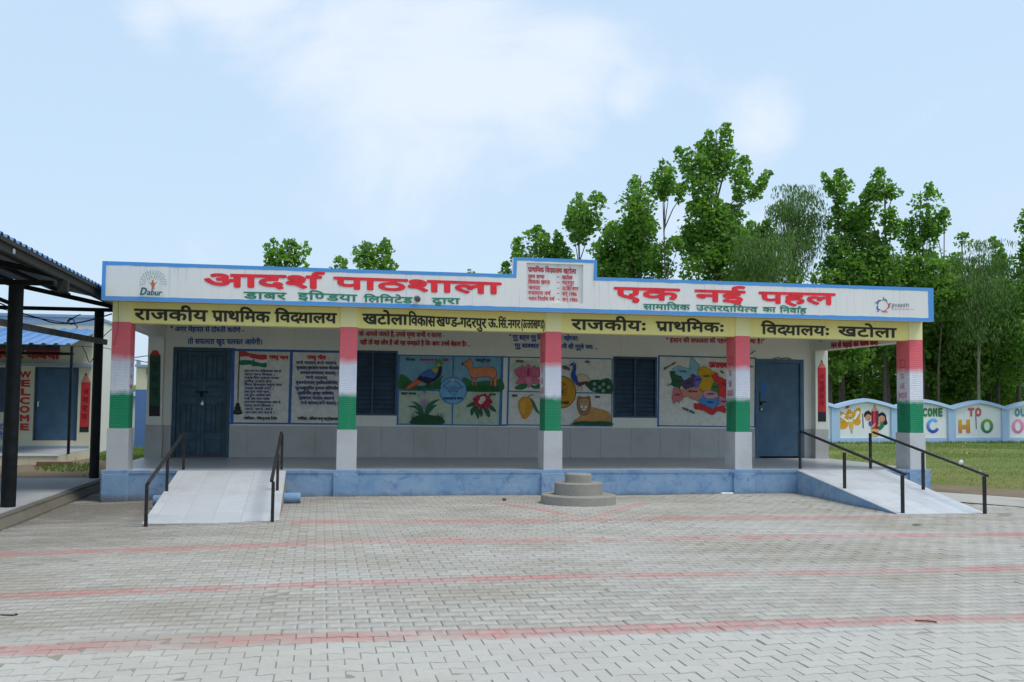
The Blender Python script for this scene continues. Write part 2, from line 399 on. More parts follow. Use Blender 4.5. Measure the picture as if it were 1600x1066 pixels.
def stem_left(tr, y=.08):
    iv = []
    for t in tr:
        xs = []
        for i in range(3):
            a, b = t[i], t[(i+1) % 3]
            if (a[1]-y)*(b[1]-y) < 0: xs.append(a[0]+(b[0]-a[0])*(y-a[1])/(b[1]-a[1]))
        if len(xs) > 1: iv.append((min(xs), max(xs)))
    iv.sort(key=lambda q: -q[1]); lo, hi = iv[0]
    ch = True
    while ch:
        ch = False
        for a, b in iv:
            if b >= lo-1e-4 and a < lo-1e-5: lo = a; ch = True
    return lo
HL = float(GL['र'][0][:, :, 1].max()); LH = float(GL['H'][0][:, :, 1].max())
def half(ch):
    t, a = GL[ch]
    if ch in NOSTEM: return None
    if ch in HALFCUT: c = a*HALFCUT[ch]; return clip(t, c), c
    c = stem_left(t)-.004; return clip(t, c), c+.012
def strip(pts, w):
    o = []
    for a, b in zip(pts[:-1], pts[1:]):
        a = np.array(a); b = np.array(b); d = b-a; n = np.array([-d[1], d[0]])/np.hypot(*d)*w/2
        o += [[a-n, b-n, b+n], [a-n, b+n, a+n]]
    return np.array(o)
def shape(s):
    """lay a string out: returns triangles and width; reorders the short i, halves and stacks joined consonants"""
    out = []; x = 0.; i = 0; SW = .075
    def put(t, dx=0, dy=0, sc=1.):
        if len(t): out.append(t*sc+np.array([x+dx, dy]))
    while i < len(s):
        ch = s[i]
        if ch in CONS:
            cl = [ch]; i += 1; fin = False
            while i < len(s) and s[i] == VIR:
                if i+1 < len(s) and s[i+1] in CONS: cl.append(s[i+1]); i += 2
                else: fin = True; i += 1; break
            mk = ''
            while i < len(s) and s[i] in 'ािीुूृेैोौंः़': mk += s[i]; i += 1
            reph = len(cl) > 1 and cl[0] == 'र'
            if reph: cl = cl[1:]
            rak = len(cl) > 1 and cl[-1] == 'र'
            if rak: cl = cl[:-1]
            if 'ि' in mk: put(GL['ि'][0]); x += GL['ि'][1]
            for k, c in enumerate(cl[:-1]):
                h = half(c)
                if h: put(h[0]); x += h[1]
                elif c == 'द' and cl[k+1] in 'यवध':
                    put(GL['द'][0]); nx = GL[cl[k+1]]
                    if cl[k+1] == 'य': x += GL['द'][1]*.74; put(-clip(-nx[0], -.10), .0, -.02); cl = None; x += nx[1]; break
                    put(nx[0]*np.array([.62, .62]), GL['द'][1]*.30, -.30); x += GL['द'][1]; cl = None; break
                else: put(GL[c][0]); put(GL[VIR][0], GL[c][1]); x += GL[c][1]
            if cl: base = cl[-1]; put(GL[base][0]); bw = GL[base][1]; x += bw
            else: base = 'य'; bw = .5
            if rak:
                if base in NOSTEM: put(strip([(-bw*.75, -.26), (-bw*.5, -.08), (-bw*.25, -.26)], SW*.8))
                else:
                    sl = stem_left(GL[base][0]) if base not in 'कफ' else bw*.5
                    put(strip([(sl-bw+.02, .20), (sl-bw-.20, .03)], SW))
            if fin: put(GL[VIR][0])
            if reph and not any(m in 'ीो' for m in mk) and 'ा' in mk: pass
            for m in mk:
                if m == 'ि': continue
                put(GL[m][0]); x += GL[m][1]
            if reph:
                e = -.06
                put(strip([(e-.02, HL-.02), (e-.05, HL+.12), (e+.03, HL+.20), (e+.13, HL+.17)], SW))
        elif ch == ' ': x += .27; i += 1
        else:
            g = GL.get(ch, GL[' ']); put(g[0]); x += g[1]; i += 1
    zz = np.concatenate([np.full(len(t), (k % 4)*.00012) for k, t in enumerate(out)]) if out else np.zeros(0)
    return (np.concatenate(out) if out else np.zeros((0, 3, 2))), x, zz

class Art:
    """flat painting on one plane; fn maps photo pixels to that plane, n is the unit normal towards the viewer"""
    def __init__(s, fn, n, k=1., ox=0., oy=0., e0=.003):
        s.fn = fn; s.n = Vector(n); s.k = k; s.ox = ox; s.oy = oy; s.mb = MB(); s.e = e0
    def P(s, x, y): return s.fn(s.ox+x*s.k, s.oy+y*s.k)
    def lay(s, d=.0006): s.e += d; return s.n*s.e
    def poly(s, pts, c, smooth=False, sub=4):
        if smooth:
            q = []; n = len(pts)
            for i in range(n):
                p0, p1, p2, p3 = (np.array(pts[(i+j) % n], float) for j in (-1, 0, 1, 2))
                for t in np.arange(sub)/sub:
                    q.append(tuple(.5*((2*p1)+(-p0+p2)*t+(2*p0-5*p1+4*p2-p3)*t*t+(-p0+3*p1-3*p2+p3)*t**3)))
            pts = q
        o = s.lay(); W = [s.P(*p)+o for p in pts]
        s.mb.add(W, [tuple(t) for t in tessellate_polygon([W])], 0, c); return s
    def disc(s, x, y, r, c, ry=None, n=28, a=0):
        ry = ry or r
        return s.poly([(x+r*math.cos(t)*math.cos(a)-ry*math.sin(t)*math.sin(a), y+r*math.cos(t)*math.sin(a)+ry*math.sin(t)*math.cos(a)) for t in (2*math.pi*i/n for i in range(n))], c)
    def line(s, pts, w, c):
        o = s.lay()
        for a, b in zip(pts[:-1], pts[1:]):
            a = np.array(a, float); b = np.array(b, float); d = b-a; l = np.hypot(*d)
            if l < 1e-6: continue
            n = np.array([-d[1], d[0]])/l*w/2; d = d/l*w*.2
            s.mb.add([s.P(*p)+o for p in (a-n-d, b-n+d, b+n+d, a+n-d)], [(0, 1, 2, 3)], 0, c)
        return s
    def text(s, txt, x0, y0, x1, y1, base, c, bold=0, shear=0, latin=False):
        """headline (or cap line) runs from x0,y0 to x1,y1; base = y of the baseline below x0. bold in pixels"""
        tr, w, zz = shape(txt); zz = np.repeat(zz, 3)[:, None]
        if not len(tr): return s
        H = LH if latin else HL
        a = s.P(x0, y0); b = s.P(x1, y1); bl = s.P(x0, base); ex = (b-a)/w; ey = (a-bl)/H
        pm = (s.P(1, 0)-s.P(0, 0)).length*bold
        offs = [(0, 0)]
        if bold:
            nn = 8 if bold*s.k > 1.2 else 4
            offs += [(math.cos(2*math.pi*i/nn), math.sin(2*math.pi*i/nn)) for i in range(nn)]
        exn = ex.normalized(); eyn = ey.normalized()
        T = tr.reshape(-1, 2); T = T.copy(); T[:, 0] += shear*T[:, 1]
        for i, (ox_, oz_) in enumerate(offs):
            o = bl+s.n*(s.e+.0006+i*.0005)+exn*(ox_*pm/2*(1.35 if bold*s.k > 2.8 else 1.1))+eyn*(oz_*pm/2)
            V = np.array(o)+T[:, :1]*np.array(ex)+T[:, 1:]*np.array(ey)+zz*np.array(s.n)
            s.mb.add(V.tolist(), [(3*k, 3*k+1, 3*k+2) for k in range(len(V)//3)], 0, c)
        s.e += .0006+len(offs)*.0005
        return s
    def build(s, name, parent, label=None): return s.mb.build(name, M_['paint'], parent, label=label, recalc=False)

RED = (.72, .03, .045); GRN = (.03, .20, .13); BLK = (.035, .035, .03); BLU = (.03, .09, .38); DRED = (.50, .03, .06); BORD = (.035, .12, .36)
# ------------------------------------------------------------------ ground
def struct(name, mb, m, parent=None, **k): return tag(mb.build(name, m, parent, **k), kind='structure')
def smooth(a, b, x):
    t = max(0, min(1, (x-a)/(b-a))); return t*t*(3-2*t)
def gz(x, y):
    """paving level: falls a little towards the left end of the plinth"""
    return -.42-.075*max(0, min(1.2, (3.4-x)/3.4))
def grid(name, x0, x1, y0, y1, nx, ny, fz, m, kind='structure'):
    V = [(x0+(x1-x0)*i/nx, y0+(y1-y0)*j/ny) for j in range(ny+1) for i in range(nx+1)]
    mb = MB(); mb.add([(x, y, fz(x, y)) for x, y in V], [(j*(nx+1)+i, j*(nx+1)+i+1, (j+1)*(nx+1)+i+1, (j+1)*(nx+1)+i) for j in range(ny) for i in range(nx)])
    return tag(mb.build(name, m, smooth=True), kind=kind)
gr = MB(); gr.add([(-900, -900, -.62), (900, -900, -.62), (900, 1200, -.62), (-900, 1200, -.62)], [(0, 1, 2, 3)])
struct('ground', gr, M_['grass'])
def gfz(x, y):
    return -.43+.08*smooth(2, 18, y)+.012*math.sin(x*.9+y*.5)
grid('grass_field', 14.55, 75, -1.2, 60, 90, 80, gfz, M_['grass'])
# worn earth and the dusty cement edge between the paving and the grass
def strip_grid(name, a, b, w0, w1, z, m):
    # from a to b, widening to the right hand side
    mb = MB(); A = Vector((*a, 0)); B = Vector((*b, 0)); d = (B-A); n = Vector((d.y, -d.x, 0)).normalized(); K = 24
    P = [];
    for i in range(K+1):
        p = A+d*i/K; j = .12*math.sin(i*1.7)+.08*math.sin(i*3.1)
        P += [(*(p-n*(w0+j))[:2], z), (*(p+n*w1)[:2], z)]
    mb.add(P, [(2*i, 2*i+1, 2*i+3, 2*i+2) for i in range(K)]); return tag(mb.build(name, m), kind='structure')
strip_grid('bare_earth', (14.3, 2.6), (19.5, -5.5), .55, 1.2, -.404, M_['dirt'])
strip_grid('cement_apron', (14.2, .6), (18.2, -6.2), .15, 1.7, -.409, M_['cement'])

# block paving: sand bed, the 300 nearest pavers one by one, the field beyond joined
def und(x, y): return .006*math.sin(x*1.3+y*.7)+.005*math.sin(x*.6-y*1.9)
from mathutils import noise as mno
def bedz(x, y):
    # jointing sand: swept out in some places, brimming in others
    n = mno.fractal(Vector((x*.55, y*.8, 3.3)), 1., 2., 4)+.5*mno.noise(Vector((x*4, y*5, 0)))
    return gz(x, y)+und(x, y)-.0062+.0030*max(-1.3, min(.75, n*2.2))
bed = MB(); NX, NY = 250, 170; xa, xb, ya, yb = -1.2, 22, -14.5, -.02
bed.add([(xa+(xb-xa)*i/NX, ya+(yb-ya)*j/NY, bedz(xa+(xb-xa)*i/NX, ya+(yb-ya)*j/NY)) for j in range(NY+1) for i in range(NX+1)], [(j*(NX+1)+i, j*(NX+1)+i+1, (j+1)*(NX+1)+i+1, (j+1)*(NX+1)+i) for j in range(NY) for i in range(NX)])
bed.add([(-1.2+1.1*i/4, -.02+3.4*j/12, bedz(-1.2+1.1*i/4, -.02+3.4*j/12)) for j in range(13) for i in range(5)], [(j*5+i, j*5+i+1, (j+1)*5+i+1, (j+1)*5+i) for j in range(12) for i in range(4)])
paving = struct('paving', bed, M_['sand'], recalc=False, smooth=True)
PX, PY = .200, .1505
def wave(x):   # zigzag interlocking edge
    t = (x/PX) % 1.
    return .0105*(1 if t < .14 or t > .86 else -1 if .36 < t < .64 else 1-2*(t-.14)/.22 if t < .36 else -1+2*(t-.64)/.22)
xs = [.002, .028, .072, .128, .172, .198]
def paver_shape(ch=.0028):
    top = [(x, .003+wave(x)) for x in xs]                          # lower long edge, bulging where this row's joints are
    low = [(x, .0015-wave(x)) for x in xs]; upp = [(x, PY-.0015+wave(x)) for x in xs[::-1]]
    o = np.array(low+upp); c = o.mean(0)
    inn = c+(o-c)*np.array([1-2*ch/PX, 1-2*ch/PY])
    V = [(x-PX/2, y-PY/2, -.003) for x, y in inn]+[(x-PX/2, y-PY/2, -.008) for x, y in o]+[(x-PX/2, y-PY/2, -.04) for x, y in o]
    V[:12] = [(x, y, 0) for x, y, z in V[:12]]
    return np.array(V)
PV = paver_shape(); n12 = 12
PTOP = [(0, 1, 10, 11), (1, 2, 9, 10), (2, 3, 8, 9), (3, 4, 7, 8), (4, 5, 6, 7)]
PQ = np.array(PTOP+[(12+i, 12+(i+1) % 12, (i+1) % 12, i) for i in range(12)]+[(24+i, 24+(i+1) % 12, 12+(i+1) % 12, 12+i) for i in range(12)])
pav = []
for r in range(-6, 106):
    y = -12.45+r*PY
    if y > 3.2: break
    for c in range(-10, 118):
        x = -1.1+c*PX+(PX/2 if r % 2 else 0)
        if (y > -.12 and x > -.2) or x < -.98 or x > 22 or x > 15.6-(y+.1)*1.05: continue
        d = Vector((x, y, gz(x, y)))-CAM; zz = d.dot(fw); uu = 800+F*d.dot(r2)/zz; vv = 533-F*d.dot(u2)/zz
        if uu < -260 or uu > 1860 or vv > 1290: continue
        if -3.72 < y and 1.25 < x < 2.70: continue
        if -3.72 < y and 11.85 < x < 12.9: continue
        pav.append((x, y, zz if (-12 < uu < 1612 and vv < 1082) else 1e3))
pav.sort(key=lambda q: q[2])
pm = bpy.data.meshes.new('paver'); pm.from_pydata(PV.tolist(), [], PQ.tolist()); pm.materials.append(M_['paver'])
def pose(x, y):
    big = und(x, y)
    return gz(x, y)+big+random.gauss(0, .0016), random.gauss(0, .007), random.gauss(0, .007), random.gauss(0, .010)
for x, y, _ in pav[:300]:
    o = bpy.data.objects.new('paver', pm); col.objects.link(o); o.parent = paving
    z, a, b, c = pose(x, y); o.location = (x, y, z); o.rotation_euler = (a, b, c)
rest = pav[300:]; V = np.zeros((len(rest), 36, 3)); 
for i, (x, y, _) in enumerate(rest):
    z, a, b, c = pose(x, y); cc, ss = math.cos(c), math.sin(c)
    q = V[i]; q[:, 0] = PV[:, 0]*cc-PV[:, 1]*ss+x; q[:, 1] = PV[:, 0]*ss+PV[:, 1]*cc+y; q[:, 2] = PV[:, 2]+z+PV[:, 1]*a-PV[:, 0]*b
FQ = (PQ[None]+36*np.arange(len(rest))[:, None, None]).reshape(-1, 4)
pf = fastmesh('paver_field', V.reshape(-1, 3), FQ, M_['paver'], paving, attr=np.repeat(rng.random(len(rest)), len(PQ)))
pf['kind'] = 'stuff'

# ------------------------------------------------------------------ school building
PILL = [(0, .286), (3.632, 3.919), (7.146, 7.431), (10.625, 10.899), (14.015, 14.287)]
school = empty('school_building', (7.1, 0, 0), 'long single storey primary school with tricolour pillars, yellow beam and painted white parapet', 'school')
B = lambda n, mb, m, p=school, **k: mb.build(n, m, p, **k)
pl = MB().box(-.095, 14.392, -.04, 9, -.75, -.02)
plinth = B('plinth', pl, M_['plinth'], bevel=.008)
for a, b in PILL: B('pilaster', MB().box(a-.07, b+.05, -.085, -.041, -.75, -.055), M_['plinth'], plinth, bevel=.008)
B('plinth_edge', MB().box(-.095, 14.392, -.052, -.02, -.055, .002), M_['plinth'], plinth, bevel=.006)
B('veranda_floor', MB().box(-.09, 14.387, -.019, 4.02, -.019, 0), M_['floor'])
for i, (a, b) in enumerate(PILL):
    p = B('pillar', MB().box(a, b, 0, .448, .668, 2.385), M_['pillar'], bevel=.006)
    B('pillar_head', MB().box(a, b, 0, .448, 2.385, 2.714), M_['paleyellow'], p, bevel=.004)
    B('tile_cladding', MB().box(a-.022, b+.022, -.022, .47, 0, .668), M_['whitetile'], p, bevel=.004)
B('front_beam', MB().box(.28, 14.02, .022, .27, 2.372, 2.714), M_['yellow'], bevel=.006)
sb = MB(); sb.box(.004, .282, .448, 4.026, 2.372, 2.714); 
B('side_beam', sb, M_['wall'], bevel=.006)
sb = MB(); sb.box(14.019, 14.283, .448, 4.026, 2.36, 2.714); side_r = B('side_beam', sb, M_['wall'], bevel=.006)
fil = MB()
arc = [(.004, 3.83, 2.372)]+[(.004, 3.83-.30+.30*math.sin(t), 2.372-.30+.30*math.cos(t)) for t in np.linspace(0, math.pi/2, 8)]
fil.prism(arc, (.276, 0, 0)); B('corner_fillet', fil, M_['wall'])
B('roof_slab', MB().box(-.09, 14.27, -.395, 9, 2.714, 2.84), M_['soffit'], bevel=.006)
# parapet with the recessed name panel
pp = MB(); YF, YB = -.40, -.28
rx0, rz1 = at(823, 411, Y=YF).x, at(860, 412, Y=YF).z; rx1, rz0 = at(911, 474, Y=YF).x, at(860, 473, Y=YF).z
pp.box(-.10, rx0, YF, YB, 2.698, 3.305); pp.box(rx1, 14.27, YF, YB, 2.698, 3.305)
pp.box(rx0, rx1, YF, YB, 2.698, rz0); pp.box(rx0, rx1, YF+.05, YB, rz0, rz1); pp.box(rx0, rx1, YF, YB, rz1, 3.60)
pp.box(6.49, rx0, YF, YB, 3.305, 3.60); pp.box(rx1, 7.95, YF, YB, 3.305, 3.60)
pp.box(-.10, 0.02, YB, 9, 2.84, 3.305); pp.box(14.15, 14.27, YB, 9, 2.84, 3.305)
parapet = B('parapet', pp, M_['fascia'])
e = .003; bl = MB(); y0, y1 = YF-e, YF+.001
bt, bb = .052, .062
def strip_box(x0, x1, z0, z1, jx0=0, jx1=0, jz0=0, jz1=0):
    # a hand painted band: the edges that meet the white wander by a few millimetres
    if x1-x0 > z1-z0:
        n = max(2, int((x1-x0)/.11)); P = [(x0+(x1-x0)*i/n, z0+random.gauss(0, .0028)*jz0, z1+random.gauss(0, .0028)*jz1) for i in range(n+1)]
        bl.add([(x, y0, z) for x, a, b in P for z in (a, b)], [(2*i, 2*i+2, 2*i+3, 2*i+1) for i in range(n)])
    else:
        n = max(2, int((z1-z0)/.11)); P = [(z0+(z1-z0)*i/n, x0+random.gauss(0, .0028)*jx0, x1+random.gauss(0, .0028)*jx1) for i in range(n+1)]
        bl.add([(x, y0, z) for z, a, b in P for x in (a, b)], [(2*i, 2*i+1, 2*i+3, 2*i+2) for i in range(n)])
strip_box(-.10, 14.27, 2.698, 2.698+bb, jz1=1); strip_box(-.10, -.045, 2.698+bb, 3.305, jx1=1); strip_box(14.16, 14.27, 2.698+bb, 3.305, jx0=1)
strip_box(-.045, 6.49, 3.305-bt, 3.305, jz0=1); strip_box(7.95, 14.16, 3.305-bt, 3.305, jz0=1)
strip_box(6.49, 6.49+.06, 3.253, 3.60, jx1=1); strip_box(7.89, 7.95, 3.253, 3.60, jx0=1); strip_box(6.55, 7.89, 3.60-.05, 3.60, jz0=1)
bl.box(-.103, -.1005, YF-e, 9, 2.698, 3.305)
B('painted_border', bl, M_['skyblue'], parapet, recalc=False)
bl = MB(); bl.box(-.103, 6.49, YF-e, YB+.005, 3.3055, 3.312); bl.box(7.95, 14.273, YF-e, YB+.005, 3.3055, 3.312); bl.box(6.487, 7.953, YF-e, YB+.003, 3.6, 3.606)
B('parapet_coping', bl, M_['skyblue'], parapet)

# rear wall with its openings
WY = 4.027
OP = [(.43, 1.55, 0, 2.19), (3.87, 4.885, .862, 2.195), (9.495, 10.475, .858, 2.168), (12.72, 13.86, 0, 2.172)]
rw = MB(); x = -.05
for a, b, z0, z1 in OP:
    rw.box(x, a, WY, WY+.25, 0, 2.714); rw.box(a, b, WY, WY+.25, z1, 2.714)
    if z0 > 0: rw.box(a, b, WY, WY+.25, 0, z0)
    x = b
rw.box(x, 14.44, WY, WY+.25, 0, 2.714)
rw.box(-.05, 0.2, WY+.25, 9, 0, 2.714); rw.box(14.15, 14.4, WY+.25, 9, 0, 2.714); rw.box(.2, 14.15, 8.8, 9, 0, 2.714)
rear = B('rear_wall', rw, M_['wall'])
for a, b, z0, z1 in OP: B('room_backing', MB().box(a-.1, b+.1, WY+.30, WY+.33, 0, z1+.1), M_['black'], rear)
PYF = 3.83
plx = (at(226.5, 700, Y=PYF).x, at(251.5, 700, Y=PYF).x); prx = (at(1274.8, 700, Y=PYF).x, at(1293.8, 700, Y=PYF).x)
piers = []
for a, b in (plx, prx):
    q = B('pier', MB().box(a, b, PYF, WY-.001, .64, 2.371 if a < 1 else 2.359), M_['limewash'], bevel=.006); piers.append(q)
    B('tile_cladding', MB().box(a-.012, b+.012, PYF-.012, WY-.001, 0, .64), M_['tile'], q, bevel=.003)
# dado tiles
js = [1.565, 1.891, 2.575, 3.241, 3.91, 4.579, 5.247, 5.91, 6.572, 7.232, 7.90, 8.566, 9.22, 9.893, 10.544, 11.207, 11.87, 12.53, 12.715]
for a, b in zip(js[:-1], js[1:]): B('tile', MB().box(a+.002, b-.002, WY-.014, WY-.001, .002, .638), M_['tile'], rear, bevel=.002)
for a, b in ((.275, .425), (13.865, 14.07)): B('tile', MB().box(a, b, WY-.014, WY-.001, .002, .638), M_['tile'], rear, bevel=.002)

# left door: two panelled leaves
def door_frame(x0, x1, z1, w, m, dy=.02):
    f = MB(); f.box(x0, x0+w, WY-dy, WY+.12, 0, z1); f.box(x1-w, x1, WY-dy, WY+.12, 0, z1); f.box(x0+w, x1-w, WY-dy, WY+.12, z1-w, z1); return f
dl = B('double_door', door_frame(.43, 1.55, 2.19, .075, None), M_['darkdoor'], bevel=.004, label='dark blue panelled double door with small brass padlock')
zl = [(.06, .36), (.50, 1.06), (1.20, 1.42), (1.55, 2.04)]
for x0, x1 in ((.507, .989), (.991, 1.473)):
    st = MB(); y = WY+.05; w = .07; mid = (x0+x1)/2
    st.box(x0, x0+w, y, y+.04, .015, 2.113); st.box(x1-w, x1, y, y+.04, .015, 2.113)
    zz = [.015]+[z for p in zl for z in p]+[2.113]
    for i in range(0, len(zz), 2): st.box(x0+w, x1-w, y, y+.04, zz[i], zz[i+1])
    for i in (1, 3): st.box(mid-.03, mid+.03, y, y+.04, zl[i][0], zl[i][1])
    leaf = B('door_leaf', st, M_['darkdoor'], dl, bevel=.004)
    for i, (a, b) in enumerate(zl):
        for (pa, pb) in ([(x0+w, mid-.03), (mid+.03, x1-w)] if i in (1, 3) else [(x0+w, x1-w)]):
            pnl = MB().box(pa+.001, pb-.001, y+.022, y+.034, a+.001, b-.001); pnl.box(pa+.03, pb-.03, y+.010, y+.022, a+.03, b-.03)
            B('door_panel', pnl, M_['darkdoor'], dl, bevel=.006)
B('door_bolt', MB().tube([(.86, WY+.03, 1.30), (1.12, WY+.03, 1.30)], .011).box(.96, 1.02, WY+.025, WY+.05, 1.20, 1.32), M_['steelblack'], dl)
B('padlock', MB().box(.985, 1.035, WY+.0, WY+.03, 1.04, 1.10).tube([(1.0, WY+.015, 1.10), (1.0, WY+.015, 1.14), (1.02, WY+.015, 1.14), (1.02, WY+.015, 1.10)], .006, 6), M_['metal'], dl, bevel=.004)
B('threshold', MB().box(.505, 1.475, WY+.0, WY+.12, 0, .014), M_['brick'], dl)
# right door: one flush leaf
dr = B('single_door', door_frame(12.72, 13.86, 2.172, .085, None), M_['doorblue'], bevel=.004, label='plain mid blue steel door with bolt and padlock')
B('door_leaf', MB().box(12.807, 13.773, WY+.03, WY+.07, .035, 2.085), M_['doorblue'], dr, bevel=.004)
art = Art(lambda u, v: at(u, v, Y=WY+.03), (0, -1, 0), .1125, 1150, 500)
art.poly([(352, 880), (385, 850), (420, 900), (395, 1060), (350, 1070)], (.03, .12, .35), True)
art.poly([(320, 1000), (335, 990), (335, 1190), (322, 1190)], (.02, .04, .07)); art.build('paint_stain', dr)
a_ = at(1187, 628.5, Y=WY+.0); b_ = at(1197.5, 628, Y=WY+.0)
B('door_bolt', MB().tube([a_, b_], .012).box(a_.x+.03, a_.x+.06, WY, WY+.03, a_.z-.07, a_.z), M_['steelblack'], dr)
a_ = at(1189.3, 639.5, Y=WY)
B('padlock', MB().lathe(a_.x, WY, [(.012, a_.z-.03), (.032, a_.z-.02), (.034, a_.z+.02), (.012, a_.z+.03)], 12).tube([(a_.x-.016, WY, a_.z+.03), (a_.x-.01, WY, a_.z+.07), (a_.x+.01, WY, a_.z+.07), (a_.x+.016, WY, a_.z+.03)], .005, 6), M_['metal'], dr, smooth=True)
B('loose_cable', MB().tube([at(1209, 560.5, Y=WY-.01), at(1217, 559, Y=WY-.02), at(1221, 560.5, Y=WY-.01), at(1228, 559.5, Y=WY-.02), at(1236, 561, Y=WY-.01)], .009, 6), M_['black'])
B('loose_cable', MB().tube([at(1172, 553.5, Y=WY-.01), at(1176, 551, Y=WY-.03), at(1180.5, 548, Y=WY-.02)], .009, 6), M_['black'])
# steel shuttered windows
for a, b, z0, z1 in OP[1:3]:
    f = MB(); w = .045; mid = (a+b)/2
    f.box(a, a+w, WY-.012, WY+.10, z0, z1); f.box(b-w, b, WY-.012, WY+.10, z0, z1); f.box(a+w, b-w, WY-.012, WY+.10, z1-w, z1); f.box(a+w, b-w, WY-.012, WY+.10, z0, z0+w)
    f.box(mid-.022, mid+.022, WY+.0, WY+.08, z0+w, z1-w)
    win = B('shuttered_window', f, M_['winblue'], bevel=.003)
    B('shutter_backing', MB().box(a+w, b-w, WY+.075, WY+.09, z0+w, z1-w), M_['winblue'], win)
    nn = 13; h = (z1-z0-2*w)/nn
    for xa, xb in ((a+w+.003, mid-.024), (mid+.024, b-w-.003)):
        for k in range(nn):
            zc = z0+w+h*k
            B('slat', MB().hexa([(xa, WY+.020, zc+.006), (xb, WY+.020, zc+.006), (xb, WY+.074, zc+.006), (xa, WY+.074, zc+.006)],
                                [(xa, WY+.060, zc+h-.010), (xb, WY+.060, zc+h-.010), (xb, WY+.074, zc+h-.004), (xa, WY+.074, zc+h-.004)]), M_['winblue'], win)

# ------------------------------------------------------------------ lettering on the parapet and the beam
fa = lambda u, v: at(u, v, Y=YF)
def art_on(Y, k=1., ox=0, oy=0, e0=.003): return Art(lambda u, v: at(u, v, Y=Y), (0, -1, 0), k, ox, oy, e0)
def word(parent, Y, txt, x0, y0, x1, y1, base, c, bold, **k):
    a = art_on(Y); a.text(txt, x0, y0, x1, y1, base, c, bold, **k); return a.build('lettering', parent)
for w in (('आदर्श', 318, 428.6, 500, 432.4, 447.2, RED, 3.4), ('पाठशाला', 522.5, 433.6, 781, 442.8, 450.5, RED, 3.2), ('एक', 960.5, 449.6, 1060, 452.4, 466.8, RED, 3.2),
          ('नई', 1086.5, 453.6, 1162.5, 455.8, 470.5, RED, 3.1), ('पहल', 1186.5, 456.8, 1303, 459.6, 473.3, RED, 3.1),
          ('डाबर', 381, 456.3, 446.9, 458, 466.4, GRN, 1.2), ('इण्डिया', 465.4, 457.6, 557.5, 461.1, 467.8, GRN, 1.2), ('लिमिटेड', 568.6, 463.2, 644, 465, 472, GRN, 1.2),
          ('द्वारा', 675, 465.8, 718.3, 466.6, 474.2, GRN, 1.2), ('सामाजिक', 1005, 475.3, 1077.6, 476.6, 483.6, GRN, 1.1), ('उत्तरदायित्व', 1087.8, 476.8, 1183.3, 480.2, 485, GRN, 1.1),
          ('का', 1191.7, 480, 1211.7, 480.6, 487.4, GRN, 1.1), ('निर्वाह', 1218.3, 480.8, 1259.8, 482, 488.6, GRN, 1.1)):
    word(parapet, YF, *w)
for w in (('राजकीय', 210.3, 483.2, 323.5, 486, 499.3, 1.9), ('प्राथमिक', 331.9, 486, 421.5, 488.2, 501.6, 1.9), ('विद्यालय', 429.9, 488.2, 525.4, 490.4, 503, 1.9),
          ('खटोला', 566.9, 491, 636.5, 492.4, 506, 1.9), ('विकास', 638.5, 493, 680, 495.2, 508, 1.5), ('खण्ड-गदरपुर', 682, 495.4, 759.4, 498.6, 509.4, 1.4),
          ('ऊ.', 762.7, 498.4, 778, 499, 511.2, 1.3), ('सिं.नगर', 778.9, 500, 812.6, 500.8, 512.3, 1.2), ('(उत्तराखण्ड)', 814.3, 500, 851, 501.2, 512.6, .9),
          ('राजकीयः', 893.2, 499.6, 1010.5, 502.4, 514.6, 1.9), ('प्राथमिकः', 1025.2, 503, 1132, 505.4, 517, 1.9), ('विद्यालयः', 1189.7, 507.6, 1296.5, 510.6, 521.8, 1.9),
          ('खटोला', 1309.4, 510.8, 1399.9, 513.8, 524.8, 1.9)):
    t_, *q = w; a = art_on(.022); a.text(t_, *q[:5], BLK, q[5]); a.build('lettering', school)
a = art_on(YF+.05, .2533, 520, 390)
a.text('प्राथमिक विद्यालय खटोला', 1205, 110, 1500, 123, 137, DRED, 2.5)
for y, l, lx, r, rx in ((155, 'ग्राम सभा', 1305, 'खटोला', 1478), (189, 'विकास खण्ड', 1338, 'गदरपुर', 1487), (225, 'जनपद', 1278, 'ऊ.सिं.नगर', 1512), (258, 'स्थापना वर्ष', 1340, 'सन् 1986', 1503), (294, 'भवन निर्माण वर्ष', 1363, 'सन् 1986', 1508)):
    a.text(l, 1205, y, lx, y+4, y+21, DRED, 2); a.line([(1382, y+14), (1396, y+14.5)], 4, DRED); a.text(r, 1413, y+6, rx, y+9, y+27, DRED, 2)
a.build('lettering', parapet, label='small red hand painted lines in the recessed panel')
# leaf tree emblem and name at the left end
a = art_on(YF, 80/1218, 200, 400); G2 = (.07, .24, .20); TR = (.50, .13, .05)
a.poly([(545, 785), (575, 770), (560, 700), (520, 640), (480, 610), (525, 635), (560, 655), (570, 600), (575, 555), (590, 590), (600, 560), (610, 600), (618, 650), (655, 640), (710, 600), (665, 650), (635, 690), (625, 770), (645, 785)], TR)
for rr, n, ph in ((1., 17, 0), (.84, 15, .1), (.68, 13, .0), (.52, 10, .15), (.40, 8, .0)):
    for i in range(n):
        t = math.pi*(-.08+1.16*(i+.5)/n)+ph*.2; x = 600-300*rr*math.cos(t); y = 640-290*rr*math.sin(t)
        if rr < .6 and y > 560: continue
        a.disc(x+random.uniform(-8, 8), y+random.uniform(-8, 8), 20, G2, 8, 8, a=t+.3+random.uniform(-.4, .4)+math.pi*0)
a.text('D', 285, 765, 440, 765, 930, (.03, .13, .17), 20, shear=.28, latin=True)
a.text('abur', 450, 800, 800, 815, 935, (.03, .13, .17), 14, shear=.28, latin=True)
a.build('tree_emblem', parapet, label='green leaved tree emblem over a slanted name')
